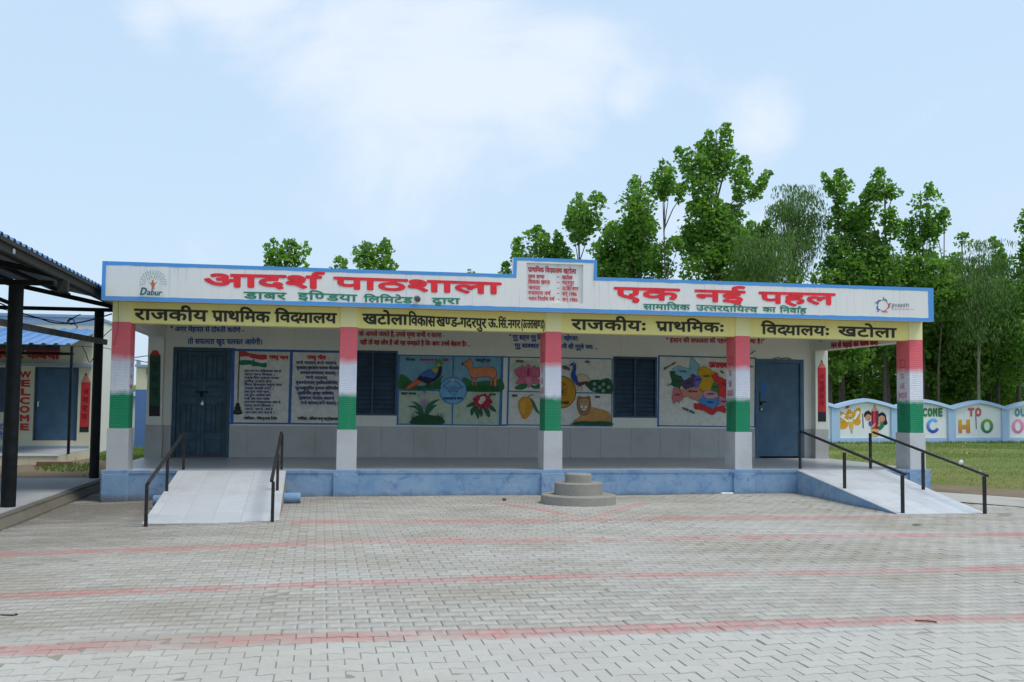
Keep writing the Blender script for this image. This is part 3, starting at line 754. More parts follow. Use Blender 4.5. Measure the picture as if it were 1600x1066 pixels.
# ring of five figures and name at the right end
a = art_on(YF, .0625, 1350, 450)
for i, c in enumerate(((.05, .22, .14), (.45, .03, .10), (.60, .14, .04), (.06, .10, .42), (.10, .08, .22))):
    t0 = -math.pi/2+i*2*math.pi/5+.1; cx, cy, RR = 470, 440, 165
    q = [(cx+RR*rr*math.cos(t0+tt), cy+RR*rr*math.sin(t0+tt)) for tt, rr in ((-.35, .75), (-.05, .95), (.35, 1.08), (.75, .92), (.85, .72), (.55, .80), (.25, .82), (0, .78))]
    a.poly(q, c, True); a.disc(cx+RR*1.15*math.cos(t0-.02), cy+RR*1.15*math.sin(t0-.02), 19, c)
a.text('JIVANTI', 690, 395, 1125, 398, 478, (.10, .12, .14), 1.5, latin=True)
a.text('Welfare and Charitable Trust', 690, 515, 1250, 520, 545, (.5, .05, .08), 0, latin=True)
a.build('figure_ring_emblem', parapet, label='ring of five coloured figures beside a name')
B('security_camera', MB().tube([at(651, 466, Y=YF-.02), at(653, 468, Y=YF-.12)], .045, 14).tube([at(653, 468, Y=YF-.12), at(653.3, 468.4, Y=YF-.14)], .03, 12).box(*[at(653, 464, Y=YF).x-.02, at(653, 464, Y=YF).x+.02, YF-.06, YF-.001, at(653, 470, Y=YF).z, at(653, 463, Y=YF).z]), M_['steelgrey'], parapet)

# pillar side messages, worded on the faces that look along the veranda
def side_art(Xf, nx, k=1., ox=0, oy=0): return Art(lambda u, v: at(u, v, X=Xf), (nx, 0, 0), k, ox, oy)
pillars = [o for o in school.children if o.name.startswith('pillar')]
for i, words in ((2, ('YOU', 'ARE', 'LOVED')), (3, ('YOU', 'ARE', 'FRIENDS')), (4, ('YOU', 'ARE', 'UNIQUE'))):
    X = PILL[i][0]; new = lambda: Art(lambda u, v, X=X: Vector((X, .448-u, v)), (-1, 0, 0))
    for z, wd, ww in zip((1.66, 1.47, 1.30), words, (.14, .15, .30)):
        a = new(); a.text(wd, .20-ww/2, z+.105, .20+ww/2, z+.12, z, (.6, .03, .07), 0, latin=True); a.build('painted_word', pillars[i])
    q = [(.14, 2.02), (.30, 2.02), (.30, 1.88), (.14, 1.88), (.14, 2.02)]
    a = new(); a.line([(x+random.uniform(-.01, .01), y+random.uniform(-.015, .015)) for x, y in q], .008, (.25, .02, .04)); a.build('scribble', pillars[i])
    a = new(); a.line([(.16, 1.2), (.15, 1.1), (.17, 1.02), (.25, 1.0), (.28, 1.1), (.24, 1.19), (.18, 1.1)], .007, (.02, .02, .02)); a.build('scribble', pillars[i])
X = PILL[0][1]
for z, wd, ww in ((1.66, 'YOU', .14), (1.47, 'ARE', .15), (1.30, 'BRAVE', .24)):
    a = Art(lambda u, v, X=X: Vector((X, u, v)), (1, 0, 0)); a.text(wd, .2-ww/2, z+.07, .2+ww/2, z+.08, z, (.6, .03, .07), 0, latin=True); a.build('painted_word', pillars[0])
a = side_art(14.019, -1)
a.text('मन से पढ़ाई का काम करो', 1299, 536.8, 1372, 531.5, 543.5, DRED, .5); a.text('"', 1281, 533, 1284, 533, 535, DRED, .3, latin=True)
a.build('lettering', side_r)

# slogans high on the rear wall
a = art_on(WY, .2533, 150, 390)
a.text('" अगर मेहनत से दोस्ती करोगे -', 460, 477, 915, 484, 505, BLU, 3); a.text('तो सफलता खुद चलकर आयेगी।', 566, 552, 1028, 557, 582, BLU, 3)
a.build('slogan', rear, label='blue slogan over the double door')
a = art_on(WY, .2533, 520, 390)
a.text('जो आपसे जलते है, उनसे घृणा कभी न करना -', 158, 506, 690, 517, 532, (.45, .03, .05), 3); a.text('यही तो वह लोग है जो यह समझते है कि आप उनसे बेहतर है। ..', 168, 560, 848, 572, 585, (.45, .03, .05), 3)
a.build('slogan', rear, label='red slogan over the left window')
a = art_on(WY, .2533, 780, 390)
a.text('" गुरु ब्रह्मा गुरु विष्णु गुरु देवो महेश्वरः', 62, 528, 490, 537, 553, BLU, 3); a.text('गुरु साक्षात परब्रह्म तस्मै श्री गुरुवे नमः ..', 95, 581, 605, 591, 605, BLU, 3)
a.build('slogan', rear, label='blue verse behind the middle pillar')
a.__init__(a.fn, a.n, .2533, 780, 390)
a.text('" इंसान की सफलता की पहली सीढ़ी शिक्षा है।"', 1030, 548, 1636, 556, 572, (.45, .03, .05), 3)
a.build('slogan', rear, label='red slogan over the district map')
# ------------------------------------------------------------------ wall paintings on the rear wall
OL = (.03, .025, .02)
def frame_lines(a, rects, w=3.4, c=BORD):
    for q in rects: a.line([(q[0], q[1]), (q[2], q[3])], w, c)
def outlined(a, pts, c, smooth=True, w=5, oc=OL):
    a.poly(pts, oc, smooth) if False else None
    a.poly(pts, c, smooth)
    if smooth:
        q = []; n = len(pts)
        for i in range(n):
            p0, p1, p2, p3 = (np.array(pts[(i+j) % n], float) for j in (-1, 0, 1, 2))
            for t in (0, .33, .66): q.append(.5*((2*p1)+(-p0+p2)*t+(2*p0-5*p1+4*p2-p3)*t*t+(-p0+3*p1-3*p2+p3)*t**3))
        q.append(q[0])
    else: q = list(pts)+[pts[0]]
    a.line(q, w, oc)
PALE = (.60, .60, .56)
k4 = 130/1066
# anthem and song boards
a = art_on(WY, k4, 350, 540)
a.poly([(98, 60), (1610, 85), (1600, 1000), (85, 985)], PALE)
frame_lines(a, [(118, 40, 100, 1000)], 44, (.03, .12, .42)); frame_lines(a, [(75, 55, 1610, 84)], 30); frame_lines(a, [(866, 62, 838, 1000)], 38); frame_lines(a, [(60, 994, 1600, 1008)], 20)
bd = a.build('song_board', rear, label='pale board with the two national songs')
a = art_on(WY, k4, 350, 540, .012)
a.line([(203, 65), (192, 300), (182, 520), (180, 690)], 13, BLK); a.line([(180, 690), (178, 760)], 7, BLK)
for (cy, rx, ry) in ((862, 62, 26), (835, 52, 28), (800, 42, 30), (760, 27, 26)): a.disc(176, cy, rx, (.02, .02, .02) if ry != 28 else (.04, .045, .05), ry)
a.poly([(215, 75), (270, 72), (315, 95), (370, 105), (420, 115), (470, 118), (545, 120), (545, 180), (480, 185), (420, 172), (360, 165), (300, 140), (215, 148)], (.50, .05, .06), True)
a.poly([(215, 148), (300, 140), (360, 165), (420, 172), (480, 185), (545, 180), (545, 225), (470, 225), (400, 205), (340, 200), (215, 190)], (.68, .66, .64), True)
a.poly([(215, 190), (340, 190), (400, 205), (470, 225), (545, 225), (540, 280), (480, 275), (420, 265), (370, 270), (340, 245), (215, 250)], (.02, .17, .09), True)
a.disc(380, 187, 13, (.1, .1, .3)); a.build('painted_flag', bd, label='tricolour flag painted on a dark pole')
a = art_on(WY, k4, 350, 540, .012)
a.text('राष्ट्र गान', 580, 130, 825, 138, 170, (.55, .03, .05), 9)
DB = (.05, .06, .20)
L1 = ['जन गण मन अधिनायक जय हे', 'भारत भाग्य विधाता ।', 'पंजाब सिंध गुजरात मराठा', 'द्राविड़ उत्कल बंगा', 'विंध्य हिमाचल यमुना गंगा', 'उच्छल जलधि तरंगा ।', 'तव शुभ नामे जागे ,', 'तव शुभ आशिष मांगे', 'गाहे तव जय गाथा', 'जन गण मंगलदायक जय हे', 'भारत भाग्य विधाता ।', 'जय हे , जय हे , जय हे', 'जय जय जय जय हे ।']
R1 = [730, 650, 705, 610, 740, 635, 605, 600, 585, 725, 635, 625, 650]
for i, (t_, r_) in enumerate(zip(L1, R1)):
    y = 315+i*44.2; x0 = 262+(12 if i > 10 else 0); a.text(t_, x0, y, r_, y+4, y+24, DB, 3.4)
a.text('रचयिता - रविन्द्रनाथ टैगोर', 255, 916, 682, 922, 945, BLK, 4.5); a.build('lettering', bd)
a = art_on(WY, k4, 350, 540, .012)
a.text('राष्ट्र गीत', 1068, 132, 1305, 139, 172, (.55, .03, .05), 9)
for t_, x0, x1, y in (('वन्दे मातरम् वन्दे मातरम्', 925, 1440, 205), ('सुजलाम् सुफलाम् मलयज शीतलाम्', 930, 1475, 268), ('शस्यश्यामलाम् मातरम् ।', 975, 1465, 333), ('वन्दे मातरम्', 1050, 1320, 395), ('शुभ्रज्योत्स्नाम् पुलकितयामिनीम्', 920, 1455, 458),
                      ('फुल्लकुसुमित द्रुमदल शोभिनीम्', 912, 1465, 528), ('सुहासिनीम् सुमधुर भाषिणीम्', 945, 1405, 593), ('सुखदाम् वरदाम् मातरम्', 960, 1410, 655), ('वन्दे मातरम् वन्दे मातरम् ।', 985, 1465, 718)):
    a.text(t_, x0, y, x1, y+6, y+34, DB, 4.5)
a.text('रचयिता - बंकिम चन्द्र चट्टोपाध्याय', 945, 918, 1475, 927, 950, BLK, 4.5); a.build('lettering', bd)

# state emblems board: monal, deer, lotus plant, rhododendron
a = art_on(WY, .1125, 610, 550)
a.poly([(118, 55), (875, 65), (875, 545), (118, 530)], (.155, .34, .46)); a.poly([(875, 65), (1550, 75), (1545, 550), (875, 545)], (.155, .34, .46))
a.poly([(118, 530), (875, 545), (860, 1005), (100, 1000)], (.40, .48, .38)); a.poly([(875, 545), (1545, 550), (1520, 1012), (860, 1005)], (.40, .48, .38))
SB = (.04, .17, .38)
frame_lines(a, [(105, 45, 1600, 70)], 18, SB); frame_lines(a, [(118, 45, 98, 1010)], 26, SB); frame_lines(a, [(874, 60, 858, 1005)], 22, SB); frame_lines(a, [(118, 532, 1545, 552)], 16, SB); frame_lines(a, [(1550, 70, 1515, 1010)], 28, SB); frame_lines(a, [(95, 1003, 1600, 1022)], 18, SB)
bd = a.build('mural_board', rear, label='blue and pale green board with bird, deer and two plants')
def tuft(a, x0, x1, yb, h, c, n, lean=20):
    for i in range(n):
        x = random.uniform(x0, x1); hh = h*random.uniform(.5, 1); w = random.uniform(5, 10)
        a.poly([(x-w, yb), (x+w, yb), (x+random.uniform(-lean, lean), yb-hh)], c)
DG = (.02, .10, .04); MG = (.03, .15, .05)
a = art_on(WY, .1125, 610, 550, .010)
a.poly([(130, 330), (180, 315), (230, 350), (290, 400), (400, 470), (560, 440), (640, 400), (700, 350), (740, 330), (700, 400), (680, 520), (130, 515)], MG, True)
for q in ((130, 260, 505, 170), (560, 700, 515, 170), (260, 560, 515, 60)): tuft(a, *q, DG, 16)
a.poly([(215, 505), (330, 405), (400, 385), (440, 400), (400, 440), (290, 500), (240, 512)], (.62, .09, .05), True); a.line([(240, 500), (420, 395)], 6, (.7, .3, .05)); a.line([(280, 500), (430, 410)], 5, (.35, .03, .03))
a.poly([(370, 380), (430, 310), (500, 260), (590, 232), (650, 215), (690, 195), (712, 205), (700, 310), (650, 380), (560, 430), (510, 445), (440, 410)], (.015, .015, .04), True)
a.poly([(425, 315), (490, 265), (570, 240), (655, 240), (640, 320), (590, 365), (500, 350), (440, 345)], (.045, .12, .36), True); a.poly([(565, 240), (655, 218), (655, 270), (620, 290)], (.35, .33, .05), True)
a.poly([(640, 215), (632, 160), (650, 125), (690, 115), (718, 150), (700, 200), (670, 215)], (.04, .22, .10), True); a.poly([(640, 205), (645, 160), (680, 160), (690, 195)], (.45, .30, .05), True); a.line([(683, 120), (680, 92)], 6, (.02, .15, .08)); a.poly([(700, 165), (735, 172), (703, 180)], (.05, .15, .05))
a.line([(505, 440), (505, 500)], 9, BLK); a.line([(525, 430), (522, 500)], 9, BLK); a.build('painted_bird', bd, label='dark blue mountain pheasant with red tail')
a = art_on(WY, .1125, 610, 550, .010)
a.poly([(1000, 380), (1060, 365), (1160, 420), (1300, 400), (1440, 400), (1545, 380), (1545, 545), (1060, 540)], MG, True)
DE = (.58, .20, .09)
for x0, x1 in ((1120, 1158), (1168, 1205), (1375, 1420), (1425, 1480)): outlined(a, [(x0, 320), (x1+6, 320), (x1-8, 380), (x1-10, 470), (x0+12, 470), (x0+10, 385)], DE, True, 4)
outlined(a, [(1000, 165), (1040, 140), (1080, 110), (1120, 105), (1135, 150), (1140, 205), (1200, 225), (1310, 205), (1430, 215), (1465, 250), (1470, 310), (1440, 370), (1360, 345), (1260, 345), (1200, 360), (1130, 350), (1090, 290), (1075, 225), (1050, 195), (1010, 185)], DE, True, 5)
a.poly([(985, 165), (1000, 150), (1015, 158), (1010, 185), (992, 182)], BLK, True); a.poly([(1085, 110), (1100, 75), (1112, 108)], (.25, .1, .05)); a.poly([(1115, 115), (1140, 80), (1135, 125)], DE); a.disc(1068, 145, 7, BLK); a.line([(1462, 250), (1472, 290)], 8, (.12, .04, .02)); a.line([(1008, 190), (1018, 235)], 3, (.6, .6, .6))
tuft(a, 1060, 1540, 540, 120, DG, 45); a.build('painted_deer', bd, label='orange brown deer standing in grass')
a = art_on(WY, .1125, 610, 550, .010)
for s_ in ([(470, 545), (395, 600), (400, 690), (460, 800)], [(470, 545), (440, 620), (430, 720), (465, 800)], [(470, 545), (470, 650), (468, 800)], [(470, 545), (500, 620), (510, 720), (475, 800)], [(470, 545), (545, 600), (530, 700), (480, 800)], [(380, 640), (395, 590), (455, 545)], [(555, 650), (540, 590), (480, 548)]):
    a.line(s_, 4, (.22, .12, .28))
for i in range(10): a.line([(420+i*11, 640+abs(i-5)*8), (455+i*3, 800)], 3, (.3, .2, .4))
for q in ([(465, 860), (430, 760), (370, 710), (285, 690), (340, 720), (400, 790), (440, 880)], [(465, 880), (400, 790), (330, 745), (245, 760), (330, 775), (400, 830), (440, 890)], [(470, 860), (510, 750), (580, 685), (680, 660), (610, 710), (550, 790), (490, 870)], [(480, 880), (540, 790), (590, 745), (650, 740), (600, 775), (540, 850), (490, 890)], [(460, 890), (420, 850), (335, 820), (400, 880), (440, 920)]):
    outlined(a, q, (.02, .12, .06), True, 3, (.01, .04, .02))
a.poly([(295, 1000), (300, 930), (360, 890), (440, 870), (520, 870), (620, 890), (700, 900), (735, 1000)], (.02, .10, .04), True); tuft(a, 300, 735, 1000, 190, (.02, .09, .035), 55, 14); a.build('painted_lotus_plant', bd)
a = art_on(WY, .1125, 610, 550, .010)
for q in ([(1170, 700), (1110, 710), (1050, 765), (1110, 760), (1170, 740)], [(1180, 740), (1130, 780), (1112, 830), (1125, 888), (1160, 840), (1200, 760)], [(1190, 760), (1175, 830), (1195, 890), (1220, 930), (1235, 870), (1225, 770)], [(1240, 775), (1240, 850), (1260, 905), (1280, 850), (1265, 770)], [(1290, 770), (1320, 850), (1370, 912), (1380, 840), (1340, 770)], [(1350, 750), (1400, 810), (1470, 832), (1440, 780), (1390, 735)]):
    outlined(a, q, (.02, .10, .05), True, 3, (.01, .04, .02))
for i in range(26):
    t = i*2.4; rr = 35+70*math.sqrt((i+.5)/26); x, y = 1280+1.05*rr*math.cos(t), 685+.78*rr*math.sin(t); a.disc(x, y, 30, (.36, .02, .04) if i % 2 else (.45, .03, .06)); a.disc(x+6, y-4, 12, (.22, .01, .03))
a.poly([(1235, 720), (1215, 690), (1240, 660), (1245, 630), (1290, 612), (1318, 640), (1310, 680), (1280, 690), (1262, 725)], (.62, .50, .50), True); a.build('painted_rhododendron', bd, label='round red flower with dark leaves')
a = art_on(WY, .1125, 610, 550, .016)
a.disc(868, 540, 192, SB); a.disc(868, 540, 180, (.145, .36, .60))
IK = (.015, .03, .12)
a.line([(735, 475), (830, 400)], 9, IK); a.line([(900, 400), (1000, 490)], 9, IK); a.disc(868, 400, 22, (.4, .05, .05)); a.disc(868, 395, 12, (.7, .7, .7)); a.line([(800, 540), (870, 610), (940, 545)], 5, IK)
for y, w in ((485, 135), (505, 115), (525, 95), (545, 70)): a.line([(868-w, y), (868-w*.5, y+10), (868, y-3), (868+w*.5, y+9), (868+w, y)], 6, IK)
a.text('उत्तराखण्ड राज्य', 735, 632, 1000, 632, 662, IK, 4); a.build('round_emblem', bd, label='round blue emblem with mountain and waves')
a = art_on(WY, .1125, 610, 550, .012)
a.text('मोनाल', 212, 92, 342, 96, 122, BLK, 4); a.text('उत्तराखण्ड के', 402, 96, 650, 100, 124, (.42, .04, .1), 4); a.text('प्रतीक', 722, 98, 812, 101, 128, (.42, .04, .1), 4); a.text('कस्तूरी मृग', 1185, 100, 1390, 106, 134, BLK, 4); a.text('ब्रह्म कमल', 150, 562, 355, 566, 592, BLK, 4); a.text('बुरांस', 1370, 578, 1460, 580, 604, BLK, 4)
a.build('lettering', bd)

# national emblems board: lotus, mango, peacock, tiger
a = art_on(WY, .1125, 785, 550)
a.poly([(85, 85), (1530, 98), (1520, 1025), (75, 1012)], PALE); a.poly([(130, 160), (420, 120), (520, 200), (420, 480), (200, 470), (140, 330)], (.42, .52, .42), True)
frame_lines(a, [(8, 70, 1530, 98)], 16, (.05, .13, .30)); frame_lines(a, [(92, 78, 66, 1020)], 26, SB); frame_lines(a, [(4, 70, -20, 1010)], 22, SB); frame_lines(a, [(80, 545, 1530, 578)], 17, SB); frame_lines(a, [(1524, 95, 1518, 1030)], 14, BORD); frame_lines(a, [(0, 1012, 1525, 1030)], 16, SB)
bd = a.build('mural_board', rear, label='pale board with lotus, mango, peacock and big cat')
a = art_on(WY, .1125, 785, 550, .010)
a.poly([(165, 500), (230, 455), (310, 440), (345, 460), (330, 500), (270, 525), (200, 520)], (.02, .16, .08), True); a.poly([(380, 450), (440, 470), (520, 440), (570, 460), (560, 495), (470, 515), (410, 500)], (.02, .16, .08), True)
PK = (.55, .13, .22); PK2 = (.62, .2, .3)
for q in ([(160, 245), (215, 240), (260, 300), (300, 360), (220, 350), (175, 300)], [(560, 245), (505, 240), (460, 300), (420, 360), (500, 350), (545, 300)], [(215, 215), (265, 240), (300, 350), (240, 350), (205, 290)], [(505, 215), (455, 240), (420, 350), (480, 350), (515, 290)], [(265, 190), (310, 220), (330, 350), (280, 340), (255, 270)], [(455, 190), (410, 220), (390, 350), (440, 340), (465, 270)], [(190, 440), (240, 360), (310, 355), (330, 430), (260, 445)], [(535, 440), (480, 360), (410, 355), (400, 430), (460, 445)]):
    outlined(a, q, PK, True, 4, (.2, .02, .06))
outlined(a, [(360, 170), (400, 230), (412, 300), (390, 345), (330, 345), (308, 300), (320, 230)], PK, True, 4, (.2, .02, .06)); a.poly([(360, 220), (385, 270), (380, 330), (340, 330), (335, 270)], (.42, .03, .10), True)
outlined(a, [(310, 355), (360, 345), (410, 355), (400, 430), (365, 490), (325, 430)], PK2, True, 4, (.2, .02, .06)); a.build('painted_lotus', bd, label='pink lotus flower on green leaves')
a = art_on(WY, .1125, 785, 550, .010)
outlined(a, [(300, 628), (370, 635), (415, 690), (420, 770), (380, 870), (330, 925), (280, 920), (255, 870), (225, 790), (225, 700), (255, 645)], (.60, .26, .02), True, 4, (.2, .07, .01)); a.poly([(250, 700), (300, 660), (330, 720), (310, 840), (270, 860), (240, 790)], (.62, .33, .04), True)
a.line([(345, 635), (380, 605), (435, 595)], 12, (.04, .12, .04)); outlined(a, [(385, 640), (430, 680), (470, 760), (500, 830), (530, 865), (480, 840), (440, 790), (410, 710)], (.04, .16, .07), True, 4); a.build('painted_mango', bd, label='ripe orange mango with one leaf')
a = art_on(WY, .1125, 785, 550, .010)
a.poly([(1140, 440), (1200, 400), (1300, 385), (1360, 390), (1450, 365), (1520, 410), (1520, 570), (1280, 560), (1190, 500)], (.015, .07, .03), True)
for q in ((1360, 400), (1400, 385), (1450, 380), (1490, 400)): tuft(a, q[0]-30, q[0]+30, q[1]+20, 50, (.03, .14, .04), 6)
for x, y in ((1275, 445), (1398, 450), (1345, 492), (1470, 490), (1270, 520), (1395, 540)): a.disc(x, y, 26, (.12, .28, .14)); a.disc(x, y, 18, (.28, .36, .40)); a.disc(x, y, 9, (.03, .05, .2))
outlined(a, [(1030, 350), (1080, 310), (1140, 318), (1190, 350), (1215, 400), (1160, 425), (1080, 425), (1040, 395)], (.52, .45, .30), True, 4)
a.poly([(935, 190), (955, 160), (985, 150), (1015, 170), (1020, 230), (1010, 300), (1030, 350), (1040, 400), (1055, 440), (1050, 480), (1000, 430), (960, 380), (945, 320), (960, 270), (978, 230), (972, 195), (955, 188)], (.02, .06, .28), True)
a.poly([(932, 185), (915, 200), (945, 196)], BLK); a.disc(985, 172, 6, (.8, .8, .8)); a.line([(985, 150), (980, 125)], 3, BLK); a.line([(992, 150), (995, 126)], 3, BLK); a.poly([(1060, 425), (1180, 410), (1100, 470), (1050, 480)], (.12, .03, .07), True)
for x in (1048, 1098): a.line([(x, 460), (x-6, 530)], 10, (.45, .2, .05)); a.line([(x-28, 540), (x-6, 528), (x+14, 540)], 6, (.45, .2, .05))
a.build('painted_peacock', bd, label='blue peacock trailing a green eyed tail')
a = art_on(WY, .1125, 785, 550, .010)
TG = (.48, .25, .08)
outlined(a, [(1215, 775), (1320, 790), (1420, 815), (1490, 860), (1500, 930), (1490, 985), (1250, 975), (1100, 985), (1010, 965), (985, 1000), (1000, 950), (1080, 900), (1100, 850)], TG, True, 5, (.18, .07, .02)); outlined(a, [(1350, 870), (1400, 840), (1450, 870), (1460, 930), (1400, 950), (1360, 920)], TG, True, 4, (.25, .1, .02))
a.disc(1065, 640, 28, (.30, .15, .07)); a.disc(1195, 640, 28, (.30, .15, .07)); outlined(a, [(1050, 640), (1130, 628), (1205, 640), (1225, 740), (1195, 850), (1130, 885), (1065, 850), (1033, 740)], (.28, .14, .07), True, 5, (.12, .05, .02))
a.poly([(1080, 670), (1130, 650), (1185, 670), (1190, 740), (1130, 770), (1075, 740)], (.45, .28, .14), True); a.disc(1100, 690, 12, (.3, .08, .02)); a.disc(1157, 690, 12, (.3, .08, .02)); a.disc(1103, 765, 22, (.62, .60, .55)); a.disc(1155, 765, 22, (.62, .60, .55)); a.disc(1130, 800, 30, (.62, .60, .55), 14); a.poly([(1112, 745), (1145, 745), (1128, 765)], (.3, .12, .1)); a.line([(1128, 765), (1128, 782)], 4, BLK); a.line([(1105, 785), (1128, 782), (1152, 785)], 4, BLK)
a.poly([(960, 1010), (1000, 985), (1100, 960), (1250, 965), (1400, 960), (1500, 975), (1500, 1020)], (.02, .10, .05), True); tuft(a, 980, 1495, 1015, 70, (.02, .09, .04), 40, 12); a.build('painted_big_cat', bd, label='tan big cat lying on grass')
a = art_on(WY, .1125, 785, 550, .016)
a.disc(822, 560, 200, OL, 225); a.disc(822, 560, 190, (.50, .25, .015), 215)
for i in range(5): a.disc(822+(i-2)*22, 470-abs(i-2)*-14, 30, OL, 46); a.disc(822+(i-2)*22, 472-abs(i-2)*-14, 24, (.50, .27, .03), 40)
a.poly([(760, 520), (884, 520), (900, 600), (745, 600)], (.40, .19, .02)); a.line([(745, 600), (900, 600)], 6, OL); a.line([(760, 520), (884, 520)], 6, OL); a.disc(822, 560, 20, OL)
for i in range(30): x = random.uniform(760, 905); y = random.uniform(400, 640); a.line([(x, y), (x+random.uniform(-22, 22), y+random.uniform(-22, 22))], 3, (.18, .08, .01))
a.text('सत्यमेव जयते', 720, 690, 915, 690, 725, OL, 4); a.build('round_emblem', bd, label='round orange emblem half hidden by the middle pillar')
a = art_on(WY, .1125, 785, 550, .012)
a.text('कमल', 185, 115, 295, 120, 145, BLK, 4); a.text('आम', 128, 592, 205, 596, 622, BLK, 5); a.text('मोर', 1142, 125, 1212, 129, 155, BLK, 4); a.text('बाघ', 1285, 612, 1352, 616, 640, BLK, 4); a.text('राष्ट्रीय प्रतीक', 700, 150, 935, 225, 190, BLK, 4); a.build('lettering', bd)

# district map board
a = art_on(WY, .1125, 1020, 550)
a.poly([(85, 65), (1425, 90), (1410, 1035), (80, 1020)], PALE); frame_lines(a, [(75, 55, 1430, 88)], 18, (.04, .12, .28)); frame_lines(a, [(85, 50, 72, 1035)], 24, BORD); frame_lines(a, [(1425, 85, 1412, 1040)], 16, BORD); frame_lines(a, [(65, 1025, 1440, 1042)], 16, BORD)
bd = a.build('map_board', rear, label='pale board with the coloured district map')
a = art_on(WY, .1125, 1020, 550, .010)
def jag(pts, amp=9, n=5):
    o = []
    for i, p in enumerate(pts):
        q = pts[(i+1) % len(pts)]; d = math.hypot(q[0]-p[0], q[1]-p[1]); m = max(1, int(d/22))
        for k in range(m): t = k/m; o.append((p[0]+(q[0]-p[0])*t+random.uniform(-amp, amp)*(k > 0), p[1]+(q[1]-p[1])*t+random.uniform(-amp, amp)*(k > 0)))
    return o
for pts, c in (([(265, 230), (360, 190), (470, 225), (530, 235), (510, 180), (530, 80), (590, 110), (650, 190), (630, 290), (615, 330), (540, 310), (480, 370), (450, 395), (400, 370), (360, 325), (300, 315), (300, 260)], (.20, .40, .50)),
               ([(235, 270), (300, 270), (305, 315), (350, 330), (385, 390), (400, 460), (365, 515), (320, 490), (260, 460), (190, 465), (265, 420), (245, 350)], (.015, .10, .04)),
               ([(365, 330), (440, 400), (520, 355), (545, 310), (610, 340), (570, 390), (575, 470), (450, 515), (400, 470), (390, 390)], (.08, .05, .14)),
               ([(575, 345), (650, 335), (680, 380), (640, 440), (600, 510), (575, 480)], (.13, .12, .50)),
               ([(640, 215), (700, 195), (860, 275), (860, 300), (810, 330), (845, 390), (830, 490), (800, 540), (700, 550), (645, 520), (625, 480), (650, 430), (680, 380), (650, 330), (620, 310)], (.52, .30, .015)),
               ([(815, 320), (880, 285), (920, 350), (1015, 385), (1100, 420), (1110, 600), (1030, 645), (920, 610), (900, 520), (900, 430), (850, 400)], (.55, .035, .03)),
               ([(840, 410), (900, 450), (915, 520), (905, 585), (860, 555), (815, 530), (820, 470)], (.05, .18, .04)),
               ([(285, 500), (370, 515), (390, 570), (430, 620), (360, 715), (340, 665), (290, 720), (262, 650), (280, 570)], (.56, .16, .17)),
               ([(375, 510), (450, 515), (560, 490), (640, 520), (700, 560), (660, 620), (625, 685), (520, 640), (430, 625), (390, 570)], (.54, .22, .17)),
               ([(690, 570), (740, 535), (810, 540), (900, 590), (900, 630), (820, 655), (730, 650), (700, 610)], (.56, .28, .36)),
               ([(700, 600), (740, 650), (830, 650), (895, 640), (910, 700), (890, 750), (800, 780), (720, 740), (635, 710), (660, 650)], (.05, .22, .55)),
               ([(905, 610), (1020, 650), (1110, 640), (1110, 760), (960, 750), (900, 740), (910, 690)], (.48, .20, .30)),
               ([(565, 715), (640, 720), (720, 745), (800, 785), (900, 760), (970, 745), (1010, 790), (1000, 850), (930, 830), (900, 820), (835, 875), (760, 850), (690, 810), (580, 790)], (.50, .025, .03))):
    q = jag(pts); a.poly(q, c); a.line(q+[q[0]], 3.5, OL)
a.build('district_map', bd, label='map of hill districts in thirteen colours')
a = art_on(WY, .1125, 1020, 550, .016)
a.text('उत्तराखण्ड', 780, 148, 1160, 158, 215, (.50, .02, .04), 11)
a.text('हिमाचल प्रदेश', 150, 232, 310, 142, 252, BLK, 4); a.text('उत्तर प्रदेश', 410, 765, 575, 835, 795, BLK, 4); a.text('चीन', 930, 260, 985, 285, 285, BLK, 4); a.text('नेपाल', 1310, 195, 1385, 198, 215, BLK, 4)
for t_, x, y, w in (('उत्तरकाशी', 365, 262, 95), ('देहरादून', 290, 400, 80), ('टिहरी', 455, 430, 60), ('रुद्रप्रयाग', 585, 375, 75), ('चमोली', 690, 330, 90), ('पिथौरागढ़', 960, 440, 100), ('बागेश्वर', 835, 480, 65), ('हरिद्वार', 300, 585, 70), ('पौड़ी गढ़वाल', 480, 540, 130), ('अल्मोड़ा', 745, 575, 90), ('नैनीताल', 750, 690, 80), ('चम्पावत', 930, 680, 80)):
    a.text(t_, x, y, x+w, y+2, y+18, (.03, .03, .05), 2.5)
a.build('lettering', bd)

# painted pencils on the two rear piers
def pencil(parent, Y, x0, x1, ytip, ysh, yband, yend, body, wood, txt, tc_, skew=0, dark=(.02, .02, .025)):
    a = art_on(Y); m = (x0+x1)/2; s_ = skew
    a.poly([(x0-.4, ysh), (m, ytip), (x1+.4, ysh), (x1+.5+s_, yend), (x0-.4+s_, yend)], OL)
    a.poly([(x0, ysh), (m-(m-x0)*.3, ytip+(ysh-ytip)*.3), (m+(m-x0)*.3, ytip+(ysh-ytip)*.3), (x1, ysh)], wood)
    a.poly([(x0, ysh), (x1, ysh), (x1+s_, yband), (x0+s_, yband)], body); a.poly([(x0+s_, yband), (x1+s_, yband), (x1+s_, yend-.5), (x0+s_, yend-.5)], dark)
    n = len(txt); h = (yband-ysh)*.75/n
    for i, ch in enumerate(txt):
        y = ysh+(yband-ysh)*.15+i*h; xm = m+s_*i/n; w = (x1-x0)*.30; a.text(ch, xm-w, y, xm+w, y+.2, y+h*.62, tc_, .7)
    return a.build('painted_pencil', parent)
pencil(piers[0], PYF, 234.4, 250.6, 542, 555.5, 634, 650.5, (.02, .075, .045), (.48, .035, .03), ['स', 'म', 'य'], (.012, .03, .02), -1.2)
